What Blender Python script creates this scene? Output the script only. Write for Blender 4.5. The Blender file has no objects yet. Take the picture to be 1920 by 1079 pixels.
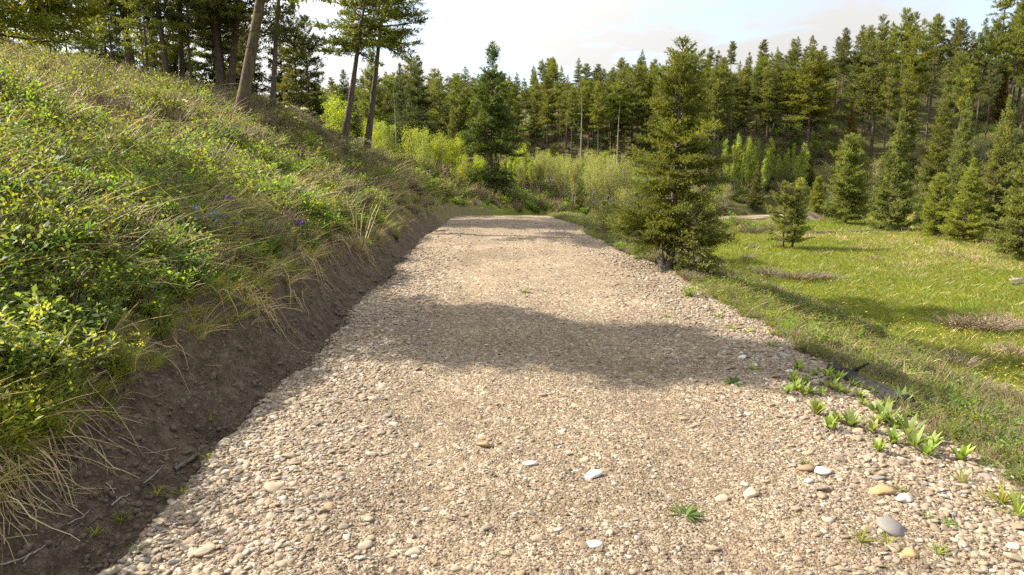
import bpy, math, random
import numpy as np
from mathutils import Vector
R = math.radians
PI = math.pi
sc = bpy.context.scene
COL = sc.collection

# ------------------------------------------------------------------ camera
CAM_H = 2.2
PITCH = math.atan((539.5 - 300) / 1280)
cd = bpy.data.cameras.new('camera')
cd.sensor_width = 36; cd.lens = 24; cd.clip_start = .05; cd.clip_end = 3000
cam = bpy.data.objects.new('camera', cd); COL.objects.link(cam)
cam.location = (0, 0, CAM_H); cam.rotation_euler = (PI / 2 - PITCH, 0, 0)
sc.camera = cam
sc.render.resolution_x = 1024; sc.render.resolution_y = 575

# ------------------------------------------------------------------ sky, sun, exposure
SUN_EL, SUN_FWD = R(38), R(20)          # height of the sun, and how far ahead of due left it stands
sun_dir = Vector((-math.cos(SUN_EL) * math.cos(SUN_FWD), math.cos(SUN_EL) * math.sin(SUN_FWD), math.sin(SUN_EL)))
world = bpy.data.worlds.new('World'); sc.world = world; world.use_nodes = True
wt = world.node_tree; wt.nodes.clear()
def wn(t, **k):
    n = wt.nodes.new(t)
    for a, b in k.items(): setattr(n, a, b)
    return n
def wmath(op, a, b=None, c=None):
    n = wn('ShaderNodeMath', operation=op)
    for i, v in enumerate((a, b, c)):
        if v is None: continue
        if isinstance(v, (int, float)): n.inputs[i].default_value = v
        else: wt.links.new(v, n.inputs[i])
    return n.outputs[0]
sky = wn('ShaderNodeTexSky', sky_type='NISHITA', sun_disc=False)
sky.sun_elevation = SUN_EL; sky.sun_rotation = math.atan2(sun_dir.x, sun_dir.y)
sky.altitude = 1500; sky.air_density = 1.0; sky.dust_density = 1.2; sky.ozone_density = 1.0
tc = wn('ShaderNodeTexCoord'); sep = wn('ShaderNodeSeparateXYZ')
wt.links.new(tc.outputs['Generated'], sep.inputs[0])
zc = wmath('ADD', wmath('MAXIMUM', sep.outputs[2], 0), .22)
cmb = wn('ShaderNodeCombineXYZ')
wt.links.new(wmath('DIVIDE', sep.outputs[0], zc), cmb.inputs[0]); wt.links.new(wmath('DIVIDE', sep.outputs[1], zc), cmb.inputs[1])
nz = wn('ShaderNodeTexNoise'); nz.inputs['Scale'].default_value = 1.5; nz.inputs['Detail'].default_value = 9; nz.inputs['Roughness'].default_value = .55; nz.inputs['Distortion'].default_value = .5
mp = wn('ShaderNodeMapping'); mp.inputs['Scale'].default_value = (1, 1.6, 1); mp.inputs['Rotation'].default_value = (0, 0, .5); mp.inputs['Location'].default_value = (3.3, .8, 0)
wt.links.new(cmb.outputs[0], mp.inputs[0]); wt.links.new(mp.outputs[0], nz.inputs['Vector'])
# cloud cover is thick low down and thins towards the zenith
low = wmath('SUBTRACT', 1.0, wmath('MULTIPLY', wmath('MAXIMUM', sep.outputs[2], 0), 1.9))
cov = wmath('ADD', wmath('MULTIPLY', wmath('SUBTRACT', nz.outputs[0], .47), 4.2), wmath('MULTIPLY', low, 1.12))
cl = wn('ShaderNodeClamp'); wt.links.new(cov, cl.inputs[0]); cl.inputs[1].default_value = .55; cl.inputs[2].default_value = .98
mx = wn('ShaderNodeMix', data_type='RGBA')
wt.links.new(cl.outputs[0], mx.inputs[0]); wt.links.new(sky.outputs[0], mx.inputs[6]); # thin cloud is brightest round the sun
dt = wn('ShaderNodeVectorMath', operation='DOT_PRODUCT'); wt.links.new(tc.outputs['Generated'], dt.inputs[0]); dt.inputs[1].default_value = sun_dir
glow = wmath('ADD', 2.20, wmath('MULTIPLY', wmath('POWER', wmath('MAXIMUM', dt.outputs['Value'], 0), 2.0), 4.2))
# added brightness in the unseen cloud overhead, to fill and warm the shade
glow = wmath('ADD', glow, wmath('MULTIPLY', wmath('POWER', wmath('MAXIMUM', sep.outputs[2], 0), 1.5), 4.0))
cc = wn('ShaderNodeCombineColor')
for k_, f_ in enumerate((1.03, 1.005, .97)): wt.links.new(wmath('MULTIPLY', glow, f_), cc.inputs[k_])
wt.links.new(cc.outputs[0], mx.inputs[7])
bg = wn('ShaderNodeBackground'); bg.inputs[1].default_value = .12
wo = wn('ShaderNodeOutputWorld')
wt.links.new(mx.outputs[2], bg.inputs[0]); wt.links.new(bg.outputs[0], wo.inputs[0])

sl = bpy.data.lights.new('sun', 'SUN'); sl.energy = 4.6; sl.angle = R(.55); sl.color = (1, .93, .80)
so = bpy.data.objects.new('sun', sl); COL.objects.link(so)
so.rotation_euler = sun_dir.to_track_quat('Z', 'Y').to_euler()
vs = sc.view_settings
vs.view_transform = 'Standard'; vs.look = 'None'; vs.gamma = 1; vs.use_curve_mapping = False; vs.exposure = 1.5
cy = sc.cycles
cy.max_bounces = 6; cy.diffuse_bounces = 3; cy.glossy_bounces = 2; cy.transmission_bounces = 3; cy.transparent_max_bounces = 4
cy.caustics_reflective = False; cy.caustics_refractive = False
cy.use_denoising = False

# ------------------------------------------------------------------ small maths
def smooth(a, b, x):
    t = np.clip((np.asarray(x, float) - a) / (b - a), 0, 1)
    return t * t * (3 - 2 * t)
def _hash(i, j, s):
    n = (i * 374761393 + j * 668265263 + s * 974711) & 0xffffffff
    n = ((n ^ (n >> 13)) * 1274126177) & 0xffffffff
    return ((n ^ (n >> 16)) & 0xffff) / 65535.0
def vnoise(x, y, s=0):
    x = np.asarray(x, float); y = np.asarray(y, float)
    i = np.floor(x).astype(np.int64); j = np.floor(y).astype(np.int64)
    f = x - i; g = y - j
    f = f * f * (3 - 2 * f); g = g * g * (3 - 2 * g)
    a = _hash(i, j, s); b = _hash(i + 1, j, s); c = _hash(i, j + 1, s); d = _hash(i + 1, j + 1, s)
    return (a * (1 - f) + b * f) * (1 - g) + (c * (1 - f) + d * f) * g - .5
def fbm(x, y, sz, s=0, o=4):
    v = 0; a = 1
    for k in range(o):
        v = v + a * vnoise(np.asarray(x) / sz + 7.3 * k, np.asarray(y) / sz - 3.1 * k, s + k); a *= .5; sz *= .5
    return v
def norm(v): return v / np.maximum(np.linalg.norm(v, axis=-1, keepdims=True), 1e-9)

# ------------------------------------------------------------------ terrain
def bend(Y):
    a = np.clip(Y - 29.5, 0, 8)
    return .075 * a * a + 1.2 * np.clip(Y - 37.5, 0, 1e9)
def axis(Y): return -.0156 * Y + bend(Y)
def road_left(Y):
    return axis(Y) - 2.12 + .35 * smooth(20, 32, Y) + .16 * vnoise(Y / 1.3, 0, 3) + .12 * vnoise(Y / .38, 3, 5)
def road_right(Y):
    return axis(Y) + 3.5 - .75 * smooth(11, 20, Y) - .65 * smooth(19, 31, Y) + .22 * vnoise(Y / 1.7, 9, 4) + .1 * vnoise(Y / .5, 5, 6)
def road_z(Y):
    a = np.clip(Y - 22, 0, 14)
    return -.0042 * a * a - np.clip(Y - 36, 0, 10) * .09
def bank_lip(Y):
    return .92 + .30 * (1 - smooth(4.2, 7.5, Y)) - .12 * smooth(10, 20, Y) + .30 * vnoise(Y / 1.1, 2, 11) + .20 * vnoise(Y / .42, 4, 12)
def height(X, Y, fine=True):
    X = np.asarray(X, float); Y = np.asarray(Y, float)
    Lf, Rt = road_left(Y), road_right(Y)
    e = Lf - X; e2 = X - Rt
    zr = road_z(Y)
    # left: ditch, cut bank, hillside (a spur that ends past the bend)
    slump = 1 - smooth(4.2, 7.5, Y)
    b0 = .12 + .16 * slump; b1 = bank_lip(Y)
    ditch = -.10 * smooth(0, .2, e) - .06 * slump * smooth(0, .4, e)
    top = .70 + .14 * vnoise(Y / 2.3, 1, 13) - .28 * smooth(11, 20, Y)
    bank = (top + .1) * np.clip((e - b0) / (b1 - b0), 0, 1) ** 1.25
    s = np.maximum(e - b1, 0)
    m1 = .42 + .16 * smooth(10, 28, Y)
    k = 6.2
    hill = m1 * np.minimum(s, k) + .23 * np.clip(s - k, 0, 6) + .06 * np.clip(s - k - 6, 0, 10) + .01 * np.clip(s - 23, 0, 200)
    fall = 1 - smooth(27, 44, Y - .30 * np.clip(s - 2, 0, 25))
    hill = hill * fall
    zl = ditch + bank + hill
    zl = zl * 1.0
    # right: shoulder down to the meadow
    drop = -.10 * smooth(0, .35, e2) - (.85 - .35 * smooth(9, 16, Y)) * smooth(.15, 2.0, e2) - (.65 + .35 * smooth(9, 16, Y)) * smooth(1.4, 5.5, e2)
    mead = drop - .005 * np.clip(Y - 15, 0, 25) * smooth(2, 6, e2) + .12 * fbm(X, Y, 7, 21, 2) * smooth(3, 8, e2)
    w = smooth(31, 44, Y)
    z = np.where(e > 0, zl, np.where(e2 > 0, mead, 0)) + zr * (1 - smooth(3, 8, e2) * 1.0) * (1 - w * smooth(2, 9, e))
    z = np.where(e > 0, z + .05 * w * smooth(2, 9, e), z)
    # hill across the meadow, with its forest
    y0 = 50 - .42 * np.clip(X - 20, -14, 60)
    crest = 6.2 + .115 * np.clip(X, -5, 120)
    t = np.clip((Y - y0) / np.maximum(76 - y0, 8), 0, 1)
    rise = (crest + 1.7) * (t ** 1.25) * smooth(-6, 8, X) 
    z = z + rise
    # the farther wooded hill, left of centre
    z = z + 14 * smooth(72, 140, Y) * (1 - smooth(-12, 30, X)) 
    z = z - 6 * smooth(82, 130, Y) * smooth(5, 30, X)
    z = z + .18 * fbm(X, Y, 2.6, 31, 3) * smooth(.1, 2.5, s) * (e > 0) + 1.2 * fbm(X, Y, 22, 33, 3) * smooth(52, 70, Y)
    if fine:
        dz = smooth(-.15, .15, e) * (1 - smooth(.2, .8, s))
        z = z + dz * (.14 * fbm(X, Y, .5, 41, 4) + .05 * fbm(X * 2, Y, .2, 44, 2))
    return z
def H1(x, y): return float(height(np.array([x]), np.array([y]))[0])
FWD = np.array((0, math.cos(PITCH), -math.sin(PITCH))); UP = np.array((0, math.sin(PITCH), math.cos(PITCH)))
def ray(px, py): return np.array(((px - 960) / 1280, 0, 0)) + FWD + UP * (539.5 - py) / 1280
_T = np.concatenate([np.arange(1.5, 30, .04), np.arange(30, 220, .15)])
def hit(px, py):
    """where the sight line through a point of the photograph meets the ground"""
    d = ray(px, py); P = d[None] * _T[:, None]
    b = np.nonzero(P[:, 2] + CAM_H < height(P[:, 0], P[:, 1]))[0]
    i = b[0] if len(b) else len(_T) - 1
    return P[i, 0], P[i, 1]
def at(px, Y):
    x = (px - 960) / 1280 * (Y * math.cos(PITCH) + .12 * Y * 0)
    return x * (1 / math.cos(PITCH)) * .985, Y
def project(X, Y, Z):
    Z = Z - CAM_H
    d = Y * FWD[1] + Z * FWD[2]; u = Y * UP[1] + Z * UP[2]
    return 960 + 1280 * X / d, 539.5 - 1280 * u / d, d
def top_height(x, y, py, z0=None):
    """tree height so that a tree standing at x, y reaches the row py of the photograph"""
    z0 = H1(x, y) if z0 is None else z0
    d = ray(0, py); t = y / d[1]
    return CAM_H + d[2] * t - z0

# ------------------------------------------------------------------ mesh helpers
class Geo:
    def __init__(s): s.v = []; s.q = []; s.t = []; s.n = 0; s.tint = []
    def quads(s, V, Q, tint=None):
        V = np.asarray(V, np.float32).reshape(-1, 3); s.v.append(V); s.q.append(np.asarray(Q, np.int64).reshape(-1, 4) + s.n)
        s.tint.append(np.full(len(V), .5, np.float32) if tint is None else np.asarray(tint, np.float32)); s.n += len(V)
    def tris(s, V, T, tint=None):
        V = np.asarray(V, np.float32).reshape(-1, 3); s.v.append(V); s.t.append(np.asarray(T, np.int64).reshape(-1, 3) + s.n)
        s.tint.append(np.full(len(V), .5, np.float32) if tint is None else np.asarray(tint, np.float32)); s.n += len(V)
    def mesh(s, name, mat, flat=False):
        me = bpy.data.meshes.new(name)
        V = np.concatenate(s.v); Q = np.concatenate(s.q) if s.q else np.zeros((0, 4), np.int64); T = np.concatenate(s.t) if s.t else np.zeros((0, 3), np.int64)
        me.vertices.add(len(V)); me.vertices.foreach_set('co', V.ravel())
        me.loops.add(Q.size + T.size); me.loops.foreach_set('vertex_index', np.concatenate([Q.ravel(), T.ravel()]).astype(np.int32))
        me.polygons.add(len(Q) + len(T))
        st = np.concatenate([np.arange(len(Q)) * 4, Q.size + np.arange(len(T)) * 3]).astype(np.int32)
        me.polygons.foreach_set('loop_start', st)
        me.polygons.foreach_set('use_smooth', np.full(len(st), not flat))
        a = me.attributes.new('tint', 'FLOAT', 'POINT'); a.data.foreach_set('value', np.concatenate(s.tint))
        me.update(calc_edges=True); me.materials.append(mat)
        return me
def leaves(g, P, D, N, L, W, tint, fold=.12):
    """one diamond leaf per row, folded along its rib"""
    D = norm(D); S = norm(np.cross(D, N)); Nn = np.cross(S, D)
    L = np.asarray(L)[:, None]; W = np.asarray(W)[:, None]
    m = P + D * L * .45 + Nn * W * fold
    V = np.stack([P, m + S * W * .5, P + D * L, m - S * W * .5], 1)
    n = len(P)
    g.quads(V, np.arange(n * 4).reshape(-1, 4), np.repeat(tint, 4))
def tubes(g, C, r, sides=4, tint=None):
    """many tubes at once: C (N,K,3) centre lines, r (N,K) radii"""
    N, K, _ = C.shape
    T = np.gradient(C, axis=1); T = norm(T)
    ref = np.where(np.abs(T[..., 2:3]) > .9, np.array((1., 0, 0)), np.array((0, 0, 1.)))
    A = norm(np.cross(T, ref)); B = np.cross(T, A)
    an = np.arange(sides) / sides * 2 * PI
    V = C[:, :, None] + r[:, :, None, None] * (A[:, :, None] * np.cos(an)[None, None, :, None] + B[:, :, None] * np.sin(an)[None, None, :, None])
    idx = np.arange(N * K * sides).reshape(N, K, sides)
    a = idx[:, :-1]; b = idx[:, 1:]
    Q = np.stack([a, np.roll(a, -1, 2), np.roll(b, -1, 2), b], -1)
    g.quads(V, Q, None if tint is None else np.repeat(tint, K * sides))
def ribbons(g, C, w, tint, face=None):
    """many grass blades: C (N,K,3) mid lines, w (N,K) half widths"""
    N, K, _ = C.shape
    T = norm(np.gradient(C, axis=1))
    if face is None:
        face = np.zeros((N, 3)); a = np.random.default_rng(3).uniform(0, 2 * PI, N); face[:, 0] = np.cos(a); face[:, 1] = np.sin(a)
    S = norm(np.cross(T, np.repeat(face[:, None], K, 1)) + 1e-6)
    V = np.stack([C - S * w[..., None], C + S * w[..., None]], 2)
    idx = np.arange(N * K * 2).reshape(N, K, 2)
    Q = np.stack([idx[:, :-1, 0], idx[:, :-1, 1], idx[:, 1:, 1], idx[:, 1:, 0]], -1)
    g.quads(V, Q, np.repeat(tint, K * 2))

def link(o, parent=None):
    COL.objects.link(o)
    if parent: o.parent = parent
    return o
def obj(name, me, parent=None, loc=None):
    o = bpy.data.objects.new(name, me); link(o, parent)
    if loc is not None: o.location = loc
    return o
def tag(o, label=None, cat=None, group=None, kind=None):
    if label: o['label'] = label
    if cat: o['category'] = cat
    if group: o['group'] = group
    if kind: o['kind'] = kind
    return o
def thing(name, parts, loc, rotz=0, scale=1, label=None, cat=None, group=None, tilt=(0, 0)):
    """an Empty at the base that parents one mesh object per part; parts = [(name, mesh), ...]"""
    e = bpy.data.objects.new(name, None); COL.objects.link(e); e.empty_display_size = .1
    e.location = loc; e.rotation_euler = (tilt[0], tilt[1], rotz)
    e.scale = (scale,) * 3 if isinstance(scale, (int, float)) else scale
    for pn, me in parts: obj(pn, me, e)
    return tag(e, label, cat, group)

# ------------------------------------------------------------------ materials
def mat(name):
    m = bpy.data.materials.new(name); m.use_nodes = True; m.node_tree.nodes.clear(); return m
class NT:
    def __init__(s, m): s.t = m.node_tree
    def n(s, t, ins=None, **k):
        n = s.t.nodes.new(t)
        for a, b in k.items(): setattr(n, a, b)
        for a, b in (ins or {}).items():
            i = n.inputs[a]
            if isinstance(b, bpy.types.NodeSocket): s.t.links.new(b, i)
            else: i.default_value = b
        return n
    def math(s, op, a, b=0.0): return s.n('ShaderNodeMath', {0: a, 1: b}, operation=op).outputs[0]
    def mix(s, f, a, b, mode='MIX'): return s.n('ShaderNodeMix', {0: f, 6: a, 7: b}, data_type='RGBA', blend_type=mode).outputs[2]
    def ramp(s, f, stops, interp='LINEAR'):
        n = s.n('ShaderNodeValToRGB', {0: f}); r = n.color_ramp; r.interpolation = interp
        while len(r.elements) < len(stops): r.elements.new(.5)
        for e, (p, c) in zip(r.elements, stops): e.position = p; e.color = (*c, 1)
        return n.outputs[0]
    def noise(s, scale, detail=4, rough=.55, vec=None, out=0):
        n = s.n('ShaderNodeTexNoise', {'Scale': scale, 'Detail': detail, 'Roughness': rough})
        if vec is not None: s.t.links.new(vec, n.inputs['Vector'])
        return n.outputs[out]
    def attr(s, name, out='Fac'): return s.n('ShaderNodeAttribute', attribute_name=name).outputs[out]
    def obco(s): return s.n('ShaderNodeTexCoord').outputs['Object']
    def bump(s, h, st, dist): return s.n('ShaderNodeBump', {'Height': h, 'Strength': st, 'Distance': dist}).outputs[0]
    def out(s, sh): s.n('ShaderNodeOutputMaterial', {0: sh})
    def principled(s, col, rough=.8, normal=None, spec=.3):
        d = {'Base Color': col, 'Roughness': rough, 'Specular IOR Level': spec}
        if normal is not None: d['Normal'] = normal
        return s.n('ShaderNodeBsdfPrincipled', d).outputs[0]

def leaf_mat(name, c0, c1, c2, trans=.35, var=.25, hue=.02, rough=.55, spec=.25):
    """leaf colour runs c0..c2 over the leaf's own tint; each plant shifts a little in hue and value"""
    m = mat(name); t = NT(m)
    col = t.ramp(t.attr('tint'), [(0, c0), (.5, c1), (1, c2)])
    rnd = t.n('ShaderNodeObjectInfo').outputs['Random']
    r2 = t.math('FRACT', t.math('MULTIPLY', rnd, 7.31))
    hs = t.n('ShaderNodeHueSaturation', {'Hue': t.math('ADD', .5 - hue, t.math('MULTIPLY', rnd, 2 * hue)), 'Saturation': t.math('ADD', .88, t.math('MULTIPLY', r2, .2)),
                                         'Value': t.math('ADD', 1 - var, t.math('MULTIPLY', r2, 2 * var)), 'Color': col}).outputs[0]
    p = t.principled(hs, rough, None, spec)
    tr = t.n('ShaderNodeBsdfTranslucent', {'Color': t.mix(1.0, hs, (1.3, 1.25, .55, 1), 'MULTIPLY')}).outputs[0]
    t.out(t.n('ShaderNodeMixShader', {0: trans, 1: p, 2: tr}).outputs[0])
    return m
def bark_mat(name, c0, c1, lichen=None, scale=6):
    m = mat(name); t = NT(m); v = t.obco()
    mp = t.n('ShaderNodeMapping', {0: v, 'Scale': (1, 1, .22)}).outputs[0]
    n1 = t.noise(scale * 3, 5, .65, mp); vo = t.n('ShaderNodeTexVoronoi', {'Vector': mp, 'Scale': scale * 2.6}, feature='DISTANCE_TO_EDGE').outputs[0]
    col = t.ramp(n1, [(.3, c0), (.7, c1)])
    if lichen:
        f = t.ramp(t.noise(scale * .8, 6, .7, v), [(.50, (0, 0, 0)), (.62, (1, 1, 1))])
        col = t.mix(t.math('MULTIPLY', f, .75), col, (*lichen, 1))
    h = t.math('ADD', t.math('MINIMUM', t.math('MULTIPLY', vo, 2.5), .5), n1)
    t.out(t.principled(col, .9, t.bump(h, .9, .02), .15)); return m
def plain_mat(name, c0, c1, scale=8, rough=.85, bump=.4, dist=.01):
    m = mat(name); t = NT(m); n1 = t.noise(scale, 6, .6, t.obco())
    t.out(t.principled(t.ramp(n1, [(.3, c0), (.7, c1)]), rough, t.bump(n1, bump, dist), .2)); return m

M = {}
M['fir'] = leaf_mat('fir_needles', (0.067, 0.086, 0.021), (0.141, 0.159, 0.032), (0.249, 0.245, 0.054), .42, .28, .012)
M['fir_dark'] = leaf_mat('dark_fir_needles', (0.039, 0.060, 0.019), (0.078, 0.104, 0.029), (0.143, 0.166, 0.042), .34, .22, .012)
M['fir_olive'] = leaf_mat('olive_fir_needles', (.068, .084, .016), (.140, .152, .026), (.235, .225, .042), .45, .12, .008)
M['fir_pale'] = leaf_mat('pale_fir_needles', (0.105, 0.125, 0.033), (0.202, 0.222, 0.051), (0.328, 0.334, 0.081), .45, .2, .012)
M['fir_rust'] = leaf_mat('rust_fir_needles', (.07, .055, .014), (.13, .085, .018), (.2, .12, .03), .25, .15, .008)
M['aspen'] = leaf_mat('lime_aspen_leaves', (.18, .235, .022), (.30, .36, .034), (.43, .46, .055), .5, .2, .012)
M['aspen_green'] = leaf_mat('green_aspen_leaves', (0.208, 0.260, 0.039), (0.338, 0.403, 0.065), (0.468, 0.520, 0.117), .5, .15, .015)
M['willow'] = leaf_mat('pale_willow_leaves', (.20, .225, .055), (.31, .325, .085), (.40, .40, .13), .5, .18, .015)
M['shrub'] = leaf_mat('yellow_green_shrub_leaves', (.105, .135, .024), (.19, .22, .038), (.27, .28, .07), .55, .22, .02)
M['herb'] = leaf_mat('green_herb_leaves', (0.088, 0.150, 0.027), (0.175, 0.256, 0.043), (0.300, 0.375, 0.075), .56, .25, .025)
M['herb_dark'] = leaf_mat('deep_green_herb_leaves', (0.061, 0.121, 0.030), (0.115, 0.203, 0.046), (0.203, 0.297, 0.074), .56, .2, .02)
M['herb_lime'] = leaf_mat('lime_herb_leaves', (.12, .17, .025), (.23, .28, .04), (.36, .38, .07), .56, .15, .015)
M['rosette'] = leaf_mat('fresh_weed_leaves', (.13, .19, .035), (.23, .30, .06), (.36, .42, .13), .4, .15, .015)
M['grass'] = leaf_mat('green_grass_blades', (0.130, 0.176, 0.026), (0.247, 0.286, 0.044), (0.403, 0.403, 0.091), .56, .25, .03)
M['meadow'] = leaf_mat('meadow_grass_blades', (0.114, 0.148, 0.018), (0.197, 0.237, 0.027), (0.305, 0.315, 0.059), .42, .22, .025)
M['dry'] = leaf_mat('dry_grass_blades', (0.275, 0.199, 0.103), (0.482, 0.372, 0.199), (0.688, 0.563, 0.343), .3, .2, .01)
M['brown'] = leaf_mat('brown_twig_stems', (.15, .105, .065), (.25, .185, .12), (.36, .28, .19), .1, .25, .01)
M['yellow'] = leaf_mat('yellow_petals', (.48, .46, .08), (.58, .56, .13), (.66, .64, .2), .4, .1, .005)
M['gold'] = leaf_mat('golden_petals', (.62, .44, .02), (.72, .54, .03), (.78, .62, .06), .3, .1, .005)
M['white'] = leaf_mat('cream_petals', (.55, .52, .38), (.68, .65, .52), (.78, .76, .66), .4, .08, .005)
M['blue'] = leaf_mat('blue_petals', (.12, .2, .55), (.2, .3, .68), (.36, .45, .78), .4, .1, .005)
M['purple'] = leaf_mat('purple_petals', (.08, .02, .28), (.14, .035, .42), (.22, .08, .5), .35, .1, .005)
M['bark'] = bark_mat('grey_brown_bark', (.06, .045, .036), (.175, .135, .108))
M['bark_lichen'] = bark_mat('lichened_pine_bark', (.06, .043, .032), (.155, .115, .085), (.20, .175, .045))
M['bark_pale'] = bark_mat('pale_aspen_bark', (.30, .26, .19), (.52, .47, .37))
M['dead'] = bark_mat('bleached_dead_wood', (.22, .18, .14), (.42, .37, .31))
M['log'] = bark_mat('weathered_log_wood', (.07, .055, .042), (.22, .18, .145), None, 9)
M['char'] = bark_mat('charred_wood', (.012, .011, .010), (.05, .045, .04))

def stone_mat(name='river_stone', grit=False):
    m = mat(name); t = NT(m)
    rnd = t.n('ShaderNodeObjectInfo').outputs['Random']
    c = t.ramp(rnd, [(0, (0.166, 0.119, 0.077)), (.14, (0.298, 0.236, 0.159)), (.30, (0.218, 0.163, 0.110)), (.45, (0.367, 0.310, 0.227)), (.58, (0.183, 0.146, 0.110)), (.70, (0.314, 0.248, 0.167)), (.80, (0.236, 0.163, 0.100)), (.90, (0.472, 0.424, 0.346)), (.96, (0.166, 0.154, 0.145)), (1, (0.288, 0.221, 0.173))], 'LINEAR')
    if grit: c = t.ramp(rnd, [(0, (0.086, 0.061, 0.043)), (.25, (0.168, 0.128, 0.091)), (.5, (0.124, 0.095, 0.067)), (.72, (0.211, 0.166, 0.122)), (.9, (0.271, 0.226, 0.176)), (1, (0.342, 0.306, 0.259))])
    v = t.obco(); n1 = t.noise(16, 5, .6, v)
    c = t.mix(.45, c, t.ramp(n1, [(.3, (0.476, 0.446, 0.413)), (.7, (1.25, 1.22, 1.18))]), 'MULTIPLY')
    t.out(t.principled(c, .75, t.bump(t.noise(40, 4, .6, v), .25, .004), .25)); return m
M['stone'] = stone_mat(); M['grit'] = stone_mat('brown_grit', True)
M['stone_white'] = plain_mat('white_stone', (0.450, 0.411, 0.345), (0.606, 0.565, 0.491), 14, .7, .25, .004)
M['stone_grey'] = plain_mat('grey_stone', (0.147, 0.133, 0.116), (0.234, 0.214, 0.190), 14, .7, .25, .004)
M['stone_tan'] = plain_mat('tan_stone', (0.285, 0.218, 0.142), (0.389, 0.313, 0.220), 14, .7, .25, .004)
M['stone_ochre'] = plain_mat('ochre_stone', (0.285, 0.184, 0.086), (0.372, 0.257, 0.133), 14, .7, .25, .004)
M['clod'] = plain_mat('soil_clod', (0.072, 0.052, 0.034), (0.194, 0.148, 0.104), 20, .95, .5, .005)

def ground_mat():
    m = mat('hillside_ground'); t = NT(m); v = t.obco()
    n1 = t.noise(1.2, 8, .6, v); n2 = t.noise(9, 8, .65, v); n3 = t.noise(60, 6, .7, v)
    dirt = t.ramp(t.math('ADD', t.math('MULTIPLY', n2, .5), t.math('MULTIPLY', n3, .5)), [(.36, (.055, .038, .024)), (.5, (.135, .097, .063)), (.64, (.27, .20, .138))])
    litter = t.ramp(t.math('ADD', t.math('MULTIPLY', n2, .6), t.math('MULTIPLY', n3, .4)), [(.3, (.11, .09, .042)), (.5, (.20, .17, .078)), (.7, (.31, .26, .14))])
    turf = t.ramp(t.math('ADD', t.math('MULTIPLY', n1, .55), t.math('MULTIPLY', n3, .45)), [(.3, (.085, .11, .018)), (.5, (.165, .19, .028)), (.68, (.25, .25, .05))])
    floor = t.ramp(n2, [(.35, (.045, .045, .018)), (.55, (.10, .10, .03)), (.7, (.17, .14, .06))])
    c = t.mix(t.attr('turf'), litter, turf); c = t.mix(t.attr('woods'), c, floor); c = t.mix(t.attr('dirt'), c, dirt)
    h = t.math('ADD', t.math('MULTIPLY', n2, .6), t.math('MULTIPLY', n3, .5))
    t.out(t.principled(c, .95, t.bump(h, 1.0, .09), .1)); return m
M['ground'] = ground_mat()
def gravel_mat():
    m = mat('road_gravel'); t = NT(m); v = t.obco()
    def cells(scale):
        a = t.n('ShaderNodeTexVoronoi', {'Vector': v, 'Scale': scale, 'Randomness': 1.0}); return a.outputs['Distance'], a.outputs['Color']
    d1, c1 = cells(62); d2, c2 = cells(24); d3, c3 = cells(120)
    big = t.noise(.55, 6, .6, v); mid = t.noise(3, 6, .6, v)
    g1 = t.n('ShaderNodeSeparateColor', {0: c1}).outputs[0]; g2 = t.n('ShaderNodeSeparateColor', {0: c2}).outputs[1]; g3 = t.n('ShaderNodeSeparateColor', {0: c3}).outputs[0]
    stops = [(0, (0.110, 0.076, 0.047)), (.3, (0.171, 0.124, 0.078)), (.6, (0.226, 0.169, 0.111)), (.85, (0.307, 0.246, 0.172)), (1, (0.402, 0.347, 0.264))]
    ca = t.ramp(g1, stops); cb = t.ramp(g2, stops); cc = t.ramp(g3, [(0, (0.080, 0.054, 0.033)), (.6, (0.164, 0.118, 0.075)), (1, (0.241, 0.181, 0.118))])
    f2 = t.ramp(t.math('ADD', g2, t.math('MULTIPLY', mid, .6)), [(.80, (0, 0, 0)), (.86, (1, 1, 1))])
    f1 = t.ramp(t.math('ADD', g1, t.math('MULTIPLY', mid, .5)), [(.52, (0, 0, 0)), (.6, (1, 1, 1))])
    c = t.mix(f1, cc, ca); c = t.mix(f2, c, cb)
    c = t.mix(.8, c, t.ramp(big, [(.35, (0.672, 0.638, 0.588)), (.65, (1.12, 1.1, 1.06))]), 'MULTIPLY')
    h = t.math('ADD', t.math('MULTIPLY', t.math('SUBTRACT', 1, d2), f2), t.math('ADD', t.math('MULTIPLY', t.math('SUBTRACT', 1, d1), .5), t.math('MULTIPLY', d3, -.2)))
    t.out(t.principled(c, .9, t.bump(h, .9, .016), .15)); return m
M['gravel'] = gravel_mat()
M['track'] = plain_mat('track_dirt', (.22, .17, .11), (.30, .24, .165), 4, .95, .4, .02)
def ringed_mat():
    m = mat('log_end_grain'); t = NT(m); v = t.obco()
    w = t.n('ShaderNodeTexNoise', {'Vector': v, 'Scale': 30.0, 'Detail': 5.0}).outputs[0]
    t.out(t.principled(t.ramp(w, [(.35, (.018, .015, .012)), (.65, (.10, .085, .07))]), .9, t.bump(w, .8, .02), .1)); return m
M['endgrain'] = ringed_mat()

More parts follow.
